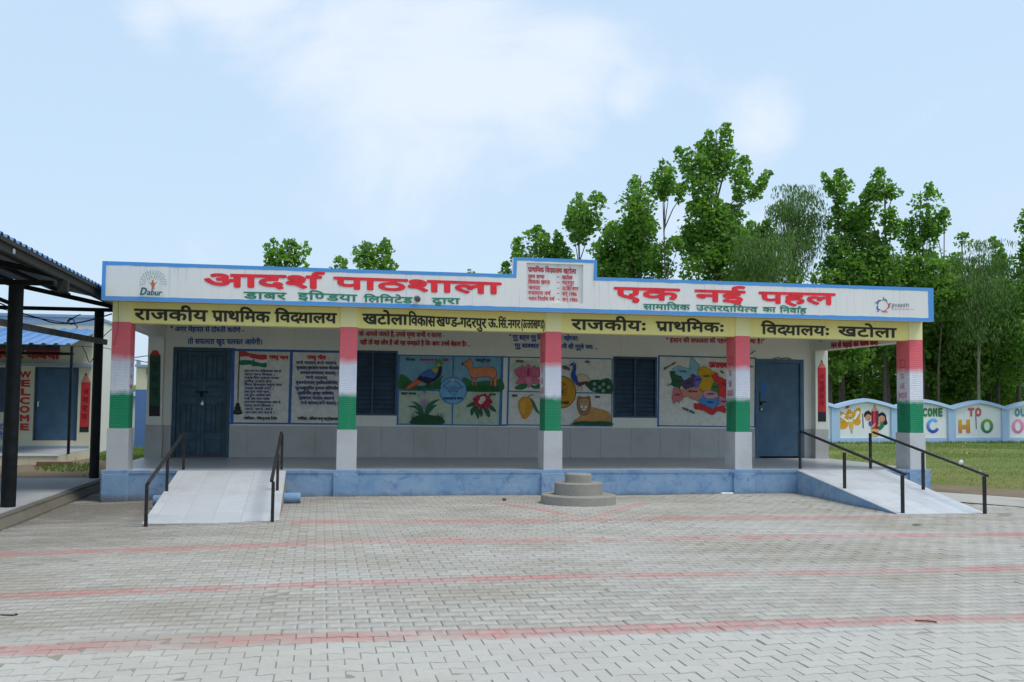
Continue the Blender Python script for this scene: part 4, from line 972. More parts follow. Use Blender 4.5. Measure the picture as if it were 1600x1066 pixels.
pencil(piers[1], PYF, 1278, 1289.8, 562, 575, 644, 659, (.50, .02, .035), (.55, .16, .15), ['अ', 'नु', 'शा', 'स', 'न'], (.25, .01, .02), .4)

# ------------------------------------------------------------------ ramps with tiled tops
def ramp(label, X0a, X1a, X0b, X1b, zb, side, mcol, nx, ny):
    r = empty('ramp', ((X0a+X1a)/2, -2, zb), label, 'ramp', 'tiled ramps up to the veranda')
    T = lambda s, t, dz=0: Vector(((X0a+(X1a-X0a)*s)*(1-t)+(X0b+(X1b-X0b)*s)*t, -.095-3.62*t, -.012+(zb+.03+.012)*t+dz))
    MB().hexa([Vector((*T(0, 1)[:2], -.8)), Vector((*T(1, 1)[:2], -.8)), Vector((*T(1, 0)[:2], -.8)), Vector((*T(0, 0)[:2], -.8))], [T(0, 1), T(1, 1), T(1, 0), T(0, 0)]).build('ramp_body', side, r, bevel=.006)
    xs_ = [0, .075]+[.075+.85*i/nx for i in range(1, nx+1)]+[1]
    for j in range(ny):
        for i in range(len(xs_)-1):
            g = .0005; s0, s1 = xs_[i]+g, xs_[i+1]-g; t0, t1 = j/ny+g/1.5, (j+1)/ny-g/1.5; dz = random.uniform(0, .0012)
            MB().hexa([T(s0, t1, .0005), T(s1, t1, .0005), T(s1, t0, .0005), T(s0, t0, .0005)], [T(s0, t1, .010+dz), T(s1, t1, .010+dz), T(s1, t0, .010+dz), T(s0, t0, .010+dz)]).build('tile', mcol, r, bevel=.0015)
    return r, T
rl, TL = ramp('white tiled ramp near the double door at the left end', 1.10, 2.80, 1.13, 2.83, -.482, M_['concrete'], M_['ramp'], 4, 6)
rr_, TR_ = ramp('white tiled ramp with blue side near the single door at the right end', 11.74, 13.46, 11.58, 12.98, -.446, M_['plinth'], M_['ramp'], 4, 6)
def handrail(label, pts, tops, over=0):
    """posts at pts, the top bar through tops"""
    h = empty('handrail', pts[0], label, 'handrail', 'black handrails beside the ramps')
    for p, q in zip(pts, tops): MB().bar(p-Vector((0, 0, .01)), (p.x, p.y, q.z-.012), .042, upv=(0, 1, 0)).build('post', M_['railblack'], h, bevel=.003)
    d = (tops[-1]-tops[0]).normalized(); MB().bar(tops[0]-d*.02, tops[-1]+d*over, .044, .036).build('top_rail', M_['railblack'], h, bevel=.005)
    return h
handrail('black handrail on the outer left edge of the left ramp', [Vector((1.20, -3.86, -.46)), Vector((1.15, -1.70, -.215)), Vector((1.155, .12, 0))], [at(231.5, 755, Y=-3.86), Vector((1.13, -1.72, .36)), at(287.5, 677, Y=.12)], .04)
handrail('black handrail on the inner right edge of the left ramp', [Vector((2.75, -3.80, -.46)), Vector((2.725, -1.68, -.215)), Vector((2.72, .11, 0))], [at(424.5, 751, Y=-3.80), Vector((2.72, -1.7, .36)), at(439.5, 677, Y=.11)], .04)
handrail('black handrail on the left edge of the right ramp', [Vector((11.69, -3.66, -.42)), Vector((11.76, -1.80, -.205)), Vector((11.96, .24, 0))], [at(1413.5, 741, Y=-3.66), at(1324, 706, Y=-1.8), at(1251.5, 674, Y=.24)], .04)
hb = handrail('black handrail on the outer right edge of the right ramp', [Vector((12.94, -3.76, -.42)), Vector((13.08, -1.93, -.205)), Vector((13.35, .24, 0))], [at(1542, 743, Y=-3.76), at(1446, 706, Y=-1.93), at(1366, 676, Y=.24)], .04)
p_ = at(1501.5, 722.5, Y=-3.04); bb_ = MB()
bb_.lathe(p_.x, p_.y, [(.006, p_.z-.036), (.026, p_.z-.026), (.036, p_.z), (.026, p_.z+.026), (.006, p_.z+.036)], 14); tag(bb_.build('ball', flat('white_plastic', (.75, .75, .75), .4), smooth=True), 'small white ball resting on the outermost handrail of the right ramp', 'ball')
# pipes under the left ramp
for x0, x1, y, lb in ((.93, 1.12, -1.45, 'blue painted drain pipe end sticking out left of the left ramp'), (2.80, 3.06, -1.15, 'blue painted drain pipe end sticking out right of the left ramp')):
    o = MB().tube([(x0, y, -.36), (x1, y, -.36)], .085, 18).build('drain_pipe', M_['plinth'], bevel=.008, smooth=False); tag(o, lb, 'pipe', 'drain pipe ends under the ramp')

# round stepped plinth in front of the middle pillar
cx, cy = 7.325, -1.70
st = empty('round_steps', (cx, cy, -.42), 'round three tier concrete flag base in front of the middle pillar', 'flag base')
for r_, z0, z1 in ((.585, -.5, -.272), (.372, -.272, -.085), (.205, -.085, .048)):
    b = MB().lathe(cx, cy, [(r_+.006, z0), (r_, z1-.015), (r_-.012, z1)], 56).build('tier', M_['concrete'], st)
# ------------------------------------------------------------------ open shed at the left
shed = empty('steel_shed', (-2.5, 0, -.35), 'open shed of black steel posts under a sloping blue roof', 'shed')
SM = M_['steelblack']
sf = MB().box(-6, -.71, -9, 3.35, -.62, -.352); B('shed_floor', sf, M_['slab'], shed)
B('kerb', MB().box(-.708, -.62, -9, 3.35, -.62, -.365), M_['kerb'], shed, bevel=.012)
# mortar fillet falling from the kerb to the paving
B('kerb_skirt', MB().hexa([(-.618, -9, -.62), (-.50, -9, -.62), (-.50, 3.2, -.62), (-.618, 3.2, -.62)], [(-.618, -9, -.40), (-.52, -9, -.485), (-.52, 3.2, -.485), (-.618, 3.2, -.40)]), M_['kerb'], shed)
YA, YBt = -2.32, 3.27
for y, zt in ((YA, 2.70), (YBt, 2.80), (-7.9, 2.70)):
    for x in (-.845, -5.6):
        p = B('post', MB().tube([(x, y, -.352), (x, y, zt)], .098 if y < 0 else .088, 20), SM, shed, smooth=False)
RX0, SL = -.22, .207
rz = lambda x: 2.95+SL*(RX0-x)
for y, zc in ((YA, 2.735), (YBt, 2.835), (-7.9, 2.735)):
    tr = MB()
    xe = -.36 if y < 0 else -.24
    tr.bar((xe, y, rz(xe)-.125), (-3.4, y, rz(-3.4)-.125), .07, .085); B('rafter', tr, SM, shed)
    B('rafter', MB().bar((-6.4, y, rz(-.4)-.155), (-3.4, y, rz(-3.4)-.155), .07, .085), SM, shed)
    B('bottom_chord', MB().bar((-.30 if y > 0 else -.36, y, zc), (-6.2, y, zc), .07, .07), SM, shed)
    for x in (-1.30, -2.3, -3.4, -4.6): B('web_post', MB().bar((x, y, zc+.035), (x, y, rz(x if x > -3.5 else -6.8-x)-.165), .065), SM, shed)
    if y < 0: B('knee_brace', MB().bar((-.9, y, zc-.30), (-1.75, y, zc+.03), .055), SM, shed)
    if y < 0: B('end_bracket', MB().box(-.30, -.165, y-.05, y+.05, 2.62, 2.78), M_['gutter'], shed)
for x in (-.62, -1.5, -2.4, -3.3): B('purlin', MB().bar((x, -9, rz(x)-.075), (x, 3.7, rz(x)-.075), .06, .07, upv=(0, 0, 1)), SM, shed)
# roof sheets: trapezoid ribs every 0.25 m, each sheet a part
def rib_sheet(y0, y1, x0, x1, zf, m1, pitch=.25, hh=.035):
    mb = MB(); prof = []; y = y0
    while y < y1-1e-6:
        for dy, h in ((0, 0), (pitch*.52, 0), (pitch*.60, hh), (pitch*.92, hh), (pitch*1.0, 0)):
            prof.append((y+dy, h))
        y += pitch
    q = []
    for p in prof:
        if not q or abs(p[0]-q[-1][0]) > 1e-6: q.append(p)
    n = len(q)
    V = [(x, yy, zf(x)+h) for x in (x0, x1) for yy, h in q]+[(x, yy, zf(x)+h-.004) for x in (x0, x1) for yy, h in q]
    mb.add(V, [(i, i+1, n+i+1, n+i) for i in range(n-1)], 0); mb.add(V, [(2*n+i, 3*n+i, 3*n+i+1, 2*n+i+1) for i in range(n-1)], 1)
    mb.add(V, [(i, 2*n+i, 2*n+i+1, i+1) for i in range(n-1)], 0)
    return mb
for k in range(13):
    y0 = -9.3+k
    B('roof_sheet', rib_sheet(y0, y0+1.0, RX0+.02, -3.4, lambda x: rz(x)+.0, None), [M_['roof'], M_['roofunder']], shed, recalc=False)
    if k % 4 == 0: B('roof_sheet', rib_sheet(y0, y0+4.0 if k < 12 else y0+1, -6.6, -3.401, lambda x: rz(-6.8-x), None), [M_['roof'], M_['roofunder']], shed, recalc=False)
B('gutter', MB().box(RX0-.06, RX0+.0, -9.3, 3.7, 2.785, 2.925), M_['gutter'], shed, bevel=.01)
B('gutter_lip', MB().box(RX0+.002, RX0+.03, -9.3, 3.7, 2.885, 2.935), M_['gutter'], shed)
# pale clamp on the gutter
o = B('clamp', MB().box(RX0-.02, RX0+.012, -4.85, -4.78, 2.80, 2.87), M_['metal'], shed, bevel=.01)
a_ = at(-60, 492, Y=YA-.15); b_ = at(166, 535, Y=YBt-.18)
o = MB().bar(a_, b_, .05, .10).build('channel_rail', M_['steelgrey'], bevel=.004); tag(o, 'loose grey steel channel slung across the two near shed posts', 'steel channel')
# cables
def cable(pts, r, label, par=None, m='black'):
    P = [Vector(p) for p in pts]; q = []
    for i in range(len(P)-1):
        p0, p1, p2, p3 = P[max(i-1, 0)], P[i], P[i+1], P[min(i+2, len(P)-1)]
        for k in range(5):
            t = k/5; q.append(.5*((2*p1)+(-p0+p2)*t+(2*p0-5*p1+4*p2-p3)*t*t+(-p0+3*p1-3*p2+p3)*t**3))
    q.append(P[-1]); o = MB().tube(q, r, 6).build('cable', M_[m], par)
    if not par: tag(o, label, 'cable')
    return o
yc = 2.9
cable([at(u, v, Y=yc) for u, v in ((-20, 468), (0, 474), (17, 482), (39, 491), (60, 497), (82, 504), (105, 505.5), (125, 504), (150, 498), (175, 490.5))], .013, 'black cable sagging under the shed roof to the first yellow pillar head')
cable([at(u, v, Y=yc) for u, v in ((104, 505), (108, 499), (113, 498), (116, 503), (111, 507), (107, 502), (112, 499), (119, 494), (126, 491.5))], .010, 'tangled end of black cable hanging mid span under the shed roof')
cable([at(u, v, Y=yc) for u, v in ((112, 505), (117, 507), (121, 511), (119, 513))], .009, 'short curled cable tail below the tangle')
cable([at(u, v, Y=yc+.2) for u, v in ((-20, 480), (8, 484), (40, 494), (70, 499), (105, 505))], .008, 'thinner second cable left of the tangle')
cable([at(u, v, Y=4.2) for u, v in ((128, 540), (134, 552), (142, 566), (158, 531), (175, 514))], .008, 'thin wire hanging behind the far shed post')
cable([at(u, v, Y=6.9) for u, v in ((35, 549), (45, 540), (60, 538.5), (130, 541.5), (165, 544), (176, 547))], .007, 'thin wire running along the awning edge')
cable([at(u, v, Y=-.09) for u, v in ((185.5, 452), (184.5, 462), (185, 470), (184.5, 483), (185, 500), (184, 515), (181, 527), (178, 540))], .0035, 'thin wire dangling down the face of the first pillar')
for v0, v1, nm in ((558.6, 556.2, 'upper'), (562.5, 566.5, 'lower')):
    cable([at(160, v0-1, Y=13), at(209, v0, Y=13), at(232, v1, Y=13), at(280, v1+1, Y=13)], .012, nm+' of two power wires seen through the left end of the veranda')

# ------------------------------------------------------------------ classroom block at the far left
CY = 10.0
cl = empty('classroom_block', (-4, 10, -.1), 'cream classroom block with blue awning, dark blue door and red welcome lettering', 'classroom')
xr = at(143, 600, Y=CY).x; zt = at(145, 497, Y=CY).z
dx0, dx1 = at(53, 630, Y=CY).x, at(121.5, 630, Y=CY).x; dz1 = at(54, 573.5, Y=CY).z; dz0 = at(60, 688.5, Y=CY).z
wx0, wx1 = at(-60, 600, Y=CY).x, at(9, 600, Y=CY).x; wz1 = at(5, 574, Y=CY).z; wz0 = at(5, 644, Y=CY).z
w = MB(); w.box(-9, wx0, CY, CY+.2, -.1, zt); w.box(wx0, wx1, CY, CY+.2, -.1, wz0); w.box(wx0, wx1, CY, CY+.2, wz1, zt); w.box(wx1, dx0, CY, CY+.2, -.1, zt)
w.box(dx0, dx1, CY, CY+.2, dz1, zt); w.box(dx0, dx1, CY, CY+.2, -.1, dz0); w.box(dx1, xr, CY, CY+.2, -.1, zt)
cw = B('front_wall', w, M_['cream'], cl)
B('end_wall', MB().box(xr-.2, xr-.001, CY+.2, 14.5, -.6, zt), M_['limewash'], cl)
B('coping', MB().box(-9, xr+.03, CY-.04, 14.5, zt, zt+.07), M_['greyblue'], cl); B('parapet_band', MB().box(-9, xr+.012, CY-.014, CY-.001, at(60, 506, Y=CY).z, zt-.001), M_['greyblue'], cl)
B('lintel_ledge', MB().box(-9, xr+.012, CY-.16, CY-.001, at(60, 572, Y=CY).z, at(60, 567.5, Y=CY).z), M_['greyblue'], cl)
B('skirting', MB().box(-9, xr, CY-.012, CY-.001, -.1, at(60, 697-4, Y=CY).z-.06), M_['greyblue'], cl)
d = B('flush_door', MB().box(dx0+.03, dx1-.03, CY+.06, CY+.1, dz0, dz1-.03), M_['doorblue'], cl); f = MB()
f.box(dx0, dx0+.03, CY-.01, CY+.1, dz0, dz1); f.box(dx1-.03, dx1, CY-.01, CY+.1, dz0, dz1); f.box(dx0+.03, dx1-.03, CY-.01, CY+.1, dz1-.03, dz1); B('frame', f, M_['darkdoor'], d)
p_ = at(60, 630, Y=CY+.05); B('handle', MB().box(p_.x-.02, p_.x+.02, CY+.02, CY+.059, p_.z-.09, p_.z+.05), M_['metal'], d, bevel=.008)
wn = B('shuttered_window', MB().box(wx0, wx1, CY+.06, CY+.09, wz0, wz1), M_['winblue'], cl)
for k in range(9): z_ = wz0+(wz1-wz0)*(k+.5)/9; B('slat', MB().box(wx0+.02, wx1-.02, CY+.03, CY+.058, z_-.05, z_+.04), M_['winblue'], wn)
B('veranda_slab', MB().box(-9, xr+.1, 6.4, CY+.1, -.6, -.1), M_['cream'], cl); B('veranda_top', MB().box(-9, xr+.1, 6.38, CY-.001, -.1, -.09), M_['slab'], cl)
0 and B('side_ramp', MB().hexa([(xr-.25, 5.6, -.6), (xr+.1, 5.6, -.6), (xr+.1, 6.37, -.6), (xr-.25, 6.37, -.6)], [(xr-.25, 5.6, -.3), (xr+.1, 5.6, -.3), (xr+.1, 6.37, -.1), (xr-.25, 6.37, -.1)]), M_['cream'], cl)
a = art_on(CY)
for i, ch in enumerate('WELCOME'):
    y = 580.5+i*13.6; a.text(ch, 31.5-i*.15, y, 48-i*.3, y+.3, y+9.6, (.45, .03, .03), 1.5, latin=True)
a.text('अमरपुर कक्षा', -28, 546.5, 93, 549.5, 558, (.45, .03, .04), 2.6); a.text('हमारा', -30, 662, 10, 662.5, 671, (.05, .13, .42), .5); a.text('है', -2, 677, 5, 677, 686, (.05, .13, .42), .5)
a.build('lettering', cw, label='red and blue hand painted lettering')
pencil(cw, CY, 127.6, 141.2, 582, 597.5, 667, 675.5, (.50, .03, .035), (.55, .22, .18), ['अ', 'म', 'र', 'प'], (.2, .01, .02), -3.2)
# its awning
aw = lambda x: 0
AY0, AY1 = 7.0, 9.98; az0, az1 = at(60, 538, Y=AY0).z, at(60, 514, Y=AY1).z
mb = MB(); xs0 = -8.4; n_ = int((xr+.15-xs0)/.12)
for k in range(26):
    x0 = xs0+k*.26; x1 = x0+.26
    if x0 > xr+.02: break
    s_ = MB(); pr = [(x0, 0), (x0+.15, 0), (x0+.17, .035), (x0+.24, .035), (x1, 0)]
    V = [(x, y, z+h) for y, z in ((AY0, az0), (AY1, az1)) for x, h in pr]+[(x, y, z+h-.004) for y, z in ((AY0, az0), (AY1, az1)) for x, h in pr]
    s_.add(V, [(i, i+1, 6+i, 5+i) for i in range(4)], 0); s_.add(V, [(10+i, 15+i, 16+i, 11+i) for i in range(4)], 1); s_.add(V, [(i, 10+i, 11+i, i+1) for i in range(4)], 0)
    B('awning_sheet', s_, [M_['roof'], M_['roofunder']], cl, recalc=False)
B('awning_beam', MB().box(-9, xr-.1, AY0+.02, AY0+.09, az0-.13, az0-.02), SM, cl); B('awning_beam', MB().box(-9, at(116, 545, Y=AY0+.3).x, AY0+.25, AY0+.3, az0-.22, az0-.16), SM, cl)
for k in range(14): x = xr-.35-.42*k; B('awning_rafter', MB().bar((x, AY0+.05, az0-.05), (x, AY1, az1-.05), .04, .05), SM, cl)
px_ = at(109, 640, Y=AY0+.15).x; B('thin_post', MB().bar((px_, AY0+.15, -.09), (px_, AY0+.15, az0-.03), .055, .055, upv=(0, 1, 0)), SM, cl)
q = empty('brick_stand', (px_, 5.9, -.35), 'low broken brick block below the thin awning post', 'bricks')
for i in range(2):
    for j in range(3): MB().box(px_-.38+.24*j+.06*i, px_-.16+.24*j+.06*i, 5.75, 5.87, -.34+.08*i, -.265+.08*i).build('brick', M_['brick'], q, bevel=.006)

# dirt yard between shed and classroom, rising to the left
def yz(x, y): return -.40+.12*smooth(3.4, 6.2, y)+.02*math.sin(x*2.3+y)
grid('dirt_yard', -9, -.13, 3.36, 16, 40, 40, yz, M_['dirt'])
# low wall and blue dado seen through the left end of the veranda
lb = empty('low_building', (0, 15, -.3), 'low cream building with a bright blue dado seen through the left veranda end', 'building')
B('wall', MB().box(-2.0, 6, 14.6, 15, 1.44, 2.10), M_['cream'], lb); B('dado', MB().box(-2.0, 6, 14.59, 15, -.6, 1.44), M_['midblue'], lb); B('coping', MB().box(-2.03, 6, 14.52, 15.1, 2.10, 2.17), M_['greyblue'], lb)
B('window', MB().box(at(229, 585, Y=14.58).x, at(229, 585, Y=14.58).x+.7, 14.56, 14.589, at(229, 585, Y=14.58).z, at(229, 575, Y=14.58).z), M_['black'], lb)
B('roof_block', MB().box(at(213, 567, Y=14.6).x, at(218.5, 567, Y=14.6).x, 14.6, 14.8, 2.17, 2.28), M_['greyblue'], lb)

# ------------------------------------------------------------------ compound wall with arched panels
P0 = at(1304, 693.5, Z=-.35); P1 = at(1570, 692, Z=-.35)
wd = (P1-P0); wd.z = 0; wlen = wd.length; wd.normalize(); wn_ = Vector((wd.y, -wd.x, 0))
def W(s, z, o=0.): return Vector((P0.x, P0.y, 0))+wd*s+wn_*o+Vector((0, 0, z))
def wpx(u, v): return atp(u, v, Vector((P0.x, P0.y, 0)), wn_)
def wsz(u, v): p = wpx(u, v); return (p-Vector((P0.x, P0.y, 0))).dot(wd), p.z
cwall = empty('compound_wall', P0, 'pale blue compound wall with arched white panels, painted letters and cartoons', 'boundary wall')
def wbox(s0, s1, z0, z1, o0, o1): return MB().hexa([W(s0, z0, o0), W(s1, z0, o0), W(s1, z0, o1), W(s0, z0, o1)], [W(s0, z1, o0), W(s1, z1, o0), W(s1, z1, o1), W(s0, z1, o1)])
pitch = (wsz(1485.5, 690)[0]-wsz(1304, 690)[0])/2
zpost = wsz(1304, 633.5)[1]; zapex = wsz(1346, 622.5)[1]; zdado = wsz(1346, 684.5)[1]; pw = .21
for i in range(-9, 7):
    s0 = i*pitch; s1 = s0+pitch; m = (s0+s1)/2
    B('wall_post', wbox(s0-pw, s0+pw, -.7, zpost-.03, .10, -.12), M_['paleblue'], cwall)
    prof = [(s0+pw, -.7), (s1-pw, -.7), (s1-pw, zpost-.06)]+[(m+(s1-pw-m)*k, zpost-.06+(zapex-zpost-.04)*(1-abs(k)**1.35)) for k in (.75, .5, .25, 0, -.25, -.5, -.75)]+[(s0+pw, zpost-.06)]
    B('wall_panel', MB().prism([W(s, z, -.08) for s, z in prof], wn_*.10), M_['wallwhite'], cwall)
    B('panel_dado', wbox(s0+pw, s1-pw, -.7, zdado, .045, .021), M_['paleblue'], cwall)
    cp = MB(); ks = [-1, -.75, -.5, -.25, 0, .25, .5, .75, 1]
    hh_ = lambda k: zpost-.05+(zapex-zpost-.02)*(1-abs(k)**1.35)
    for k0, k1 in zip(ks[:-1], ks[1:]):
        a0, a1 = m+(pitch/2-.001)*k0, m+(pitch/2-.001)*k1
        cp.hexa([W(a0, hh_(k0)-.07, .16), W(a1, hh_(k1)-.07, .16), W(a1, hh_(k1)-.07, -.16), W(a0, hh_(k0)-.07, -.16)], [W(a0, hh_(k0)+.07, .13), W(a1, hh_(k1)+.07, .13), W(a1, hh_(k1)+.07, -.13), W(a0, hh_(k0)+.07, -.13)])
    B('coping', cp, M_['paleblue'], cwall)
def wart(k=.1, ox=1280, oy=600, e0=.028): return Art(wpx, wn_, k, ox, oy, e0)
a = wart()
OR = (.62, .30, .01)
a.poly([(300, 440), (350, 440), (400, 470), (440, 540), (455, 590), (440, 660), (390, 700), (340, 700), (300, 680)], OR, True); a.poly([(520, 470), (560, 400), (610, 372), (640, 390), (640, 470), (625, 530), (645, 590), (620, 635), (570, 640), (530, 600)], OR, True)
a.line([(310, 605), (450, 590)], 7, (.3, .12, .01)); a.line([(530, 570), (640, 500)], 5, (.3, .12, .01))
a.disc(400, 505, 26, OR); a.disc(470, 480, 62, OR, 62); a.disc(465, 430, 30, OR); a.poly([(455, 590), (530, 590), (525, 680), (465, 680)], (.66, .38, .04)); a.poly([(468, 682), (527, 682), (503, 775)], (.62, .40, .24)); a.poly([(496, 745), (512, 745), (504, 778)], BLK)
for q in ([(325, 500), (370, 470), (400, 500), (380, 530), (450, 575), (430, 600), (360, 545), (330, 530)], [(560, 450), (575, 425), (600, 420), (625, 450), (600, 485), (565, 545), (540, 560), (525, 545), (555, 500)]): a.poly(q, (.75, .74, .72), True)
for x in (465, 490): a.disc(x, 495, 10, (.8, .8, .8), 22); a.disc(x, 500, 5, (.03, .08, .3), 12)
a.line([(470, 530), (488, 545), (500, 530)], 7, (.25, .04, .03)); a.poly([(390, 385), (430, 335), (475, 350), (440, 385)], (.55, .03, .12)); a.line([(430, 340), (520, 330), (540, 300)], 4, (.3, .3, .35)); a.disc(322, 355, 8, (.5, .05, .05)); a.line([(440, 400), (475, 395), (490, 360)], 3, (.3, .3, .35))
a.build('painted_butterfly', cwall, label='orange smiling butterfly with a pencil body')
a = wart()
SK = (.60, .28, .18); HR = (.015, .013, .02)
a.poly([(770, 590), (830, 585), (840, 650), (790, 660), (768, 640)], (.03, .10, .32), True); a.poly([(930, 600), (990, 610), (1010, 650), (980, 700), (925, 720)], (.02, .16, .09), True)
a.poly([(920, 470), (980, 445), (1030, 480), (1045, 560), (1060, 620), (1010, 645), (985, 600), (930, 520)], HR, True); a.poly([(693, 500), (705, 445), (755, 422), (800, 450), (800, 500), (760, 480), (715, 520)], HR, True)
a.disc(758, 525, 46, SK, 50); a.disc(972, 545, 48, SK, 52); a.poly([(695, 490), (715, 435), (765, 420), (805, 455), (800, 480), (745, 470), (720, 500)], HR, True); a.poly([(922, 500), (945, 455), (1000, 450), (1030, 500), (990, 500), (960, 485)], HR, True); a.line([(760, 425), (772, 405)], 6, HR); a.line([(965, 450), (975, 430)], 6, HR)
a.poly([(805, 420), (918, 420), (918, 705), (808, 700)], (.60, .04, .08)); 
for x in (815, 872, 898): a.poly([(x, 420), (x+20, 420), (x+20, 702), (x, 702)], (.10, .015, .02))
a.poly([(812, 420), (858, 325), (915, 420), (890, 430), (860, 418), (835, 430)], (.62, .30, .18)); a.poly([(848, 345), (858, 322), (872, 348)], BLK); a.poly([(806, 705), (920, 705), (915, 822), (812, 822)], (.62, .38, .12))
for x, y in ((740, 520), (775, 515), (955, 540), (992, 535)): a.disc(x, y, 5, HR, 8)
a.disc(768, 548, 14, (.4, .03, .03), 9); a.line([(965, 570), (985, 580), (1000, 570)], 6, (.4, .03, .03)); a.poly([(800, 665), (865, 610), (870, 635), (820, 690)], SK, True); a.poly([(905, 640), (940, 600), (940, 640), (910, 670)], SK, True)
a.build('painted_children', cwall, label='two cartoon children hugging a red pencil')
a = wart(); 
for x0, y0, x1, y1 in ((672, 460, 682, 690),): a.poly([(x0-6, y0), (x0+6, y0), (x1+8, y1), (x1-8, y1)], (.05, .06, .09))
a.build('slot', cwall)
a = wart(.1, 1440, 600); a.poly([(832, 480), (846, 480), (854, 708), (842, 708)], (.05, .06, .09)); a.build('slot', cwall)
for t_, x0, y0, x1, y1, bs_, c_, w_ in (('WEL', -225, 390, -15, 388, 502, (.05, .20, .07), 18), ('COME', 10, 388, 330, 384, 502, (.05, .20, .07), 18), ('TO', 722, 388, 942, 382, 500, (.52, .12, .10), 20), ('OUR', 1450, 392, 1720, 392, 500, (.08, .28, .36), 18)):
    for k_, ch in enumerate(t_):
        f0, f1 = k_/len(t_), (k_+.82)/len(t_); a = wart(.1, 1440, 600); a.text(ch, x0+(x1-x0)*f0, y0+(y1-y0)*f0, x0+(x1-x0)*f1, y0+(y1-y0)*f1, bs_-6*f0*0, c_, w_, latin=True); a.build('letter', cwall)
def ring(a, x, y, rx, ry, wx, wy, ctop, cbot, t0=0., t1=2*math.pi, n=40):
    o = a.lay()
    for i in range(n):
        p, q = t0+(t1-t0)*i/n, t0+(t1-t0)*(i+1)/n; k = (1-math.sin((p+q)/2))/2
        c = tuple(ctop[j]*k+cbot[j]*(1-k) for j in range(3))
        P = [(x+rr*math.cos(t), y+ss*math.sin(t)) for t, rr, ss in ((p, rx, ry), (q, rx, ry), (q, rx-wx, ry-wy), (p, rx-wx, ry-wy))]
        a.mb.add([a.P(*z_)+o for z_ in P], [(0, 1, 2, 3)], 0, c)
a = wart(.1, 1440, 600)
def grad_poly(a, pts, y0, y1, ct, cb):
    o = a.lay(); Wp = [a.P(*p)+o for p in pts]
    for t in tessellate_polygon([Wp]):
        k = (sum(pts[i][1] for i in t)/3-y0)/(y1-y0); a.mb.add([Wp[i] for i in t], [(0, 1, 2)], 0, tuple(ct[j]*(1-k)+cb[j]*k for j in range(3)))
ring(a, 172, 655, 104, 115, 50, 48, (.12, .42, .80), (.02, .07, .38), .45, 2*math.pi-.75); a.build('letter', cwall, label='blue shaded capital C'); a = wart(.1, 1440, 600)
for y0 in range(555, 765, 21): 
    k = (y0-555)/210; c = tuple((.62, .38, .03)[j]*(1-k)+(.60, .16, .03)[j]*k for j in range(3))
    a.poly([(568, y0), (622, y0), (622, y0+21.5), (568, y0+21.5)], c); a.poly([(692, y0), (748, y0), (748, y0+21.5), (692, y0+21.5)], c)
    if 625 < y0 < 690: a.poly([(620, y0), (694, y0), (694, y0+21.5), (620, y0+21.5)], c)
a.build('letter', cwall, label='orange shaded capital H'); a = wart(.1, 1440, 600)
ring(a, 1015, 660, 97, 112, 50, 40, (.16, .34, .04), (.02, .17, .08)); a.build('letter', cwall, label='green shaded capital O'); a = wart(.1, 1440, 600)
ring(a, 1497, 662, 95, 115, 50, 42, (.75, .30, .50), (.55, .16, .33)); a.build('letter', cwall, label='pink shaded capital O'); a = wart(.1, 1440, 600); ring(a, 2350, 660, 97, 112, 50, 40, (.16, .34, .04), (.02, .17, .08))
a.build('letter', cwall); a = wart(.1, 1440, 600)
a.text('S', -330, 550, -190, 550, 765, (.55, .10, .08), 30, latin=True); a.build('letter', cwall, label='red capital S')

# ------------------------------------------------------------------ vegetation
def leafmesh(P, size, mat, name, parent, tilt=.9, aspect=1.0, droop=0.):
    n = len(P); d = rng.normal(size=(n, 3)); d[:, 2] *= .6
    if droop: d = np.stack([rng.normal(size=n)*.35, rng.normal(size=n)*.35, -np.ones(n)], 1)
    d /= np.linalg.norm(d, axis=1, keepdims=True); r = rng.normal(size=(n, 3)); s_ = np.cross(d, r); s_ /= np.linalg.norm(s_, axis=1, keepdims=True)
    L_ = size*rng.uniform(.5, 1.4, (n, 1)); Wd = L_*aspect
    a0 = P-d*L_*.45; b0 = P+s_*Wd*.5-d*L_*.08; c0 = P+d*L_*.55; e0 = P-s_*Wd*.5-d*L_*.08
    V = np.stack([a0, b0, c0, e0], 1).reshape(-1, 3); Fq = np.arange(4*n).reshape(-1, 4)
    return fastmesh(name, V, Fq, mat, parent, attr=rng.random(n))
def plume_pts(b, t, r, n, kind='poplar'):
    b = np.array(b); t = np.array(t); L_ = np.linalg.norm(t-b); s_ = rng.random(n)**.85
    prof = r*np.clip(np.sin(np.pi*np.clip(s_*.93+.06, 0, 1))**.7, .12, 1)*(1-.35*s_)
    d = (t-b)/L_; q = rng.normal(size=(n, 3)); q -= (q@d)[:, None]*d; q /= np.linalg.norm(q, axis=1, keepdims=True)
    # clumps along the branch so that gaps of sky stay open
    kc = max(5, int(L_*3.4)); sc = (np.arange(kc)+rng.uniform(-.3, .3, kc))/kc; idx = rng.integers(0, kc, n)
    ss = np.clip(.68*sc[idx]+.32*s_+rng.normal(size=n)*.012, 0, 1.02); prof = r*np.clip(np.sin(np.pi*np.clip(ss*.93+.05, 0, 1)**.72)**.85, .10, 1)
    off = rng.normal(size=(kc, 3))*r*.34
    rad = prof*np.sqrt(rng.random(n))
    return b+(t-b)*ss[:, None]+q*rad[:, None]+off[idx]*np.clip(prof/r, 0, 1)[:, None]
GZT = -.4
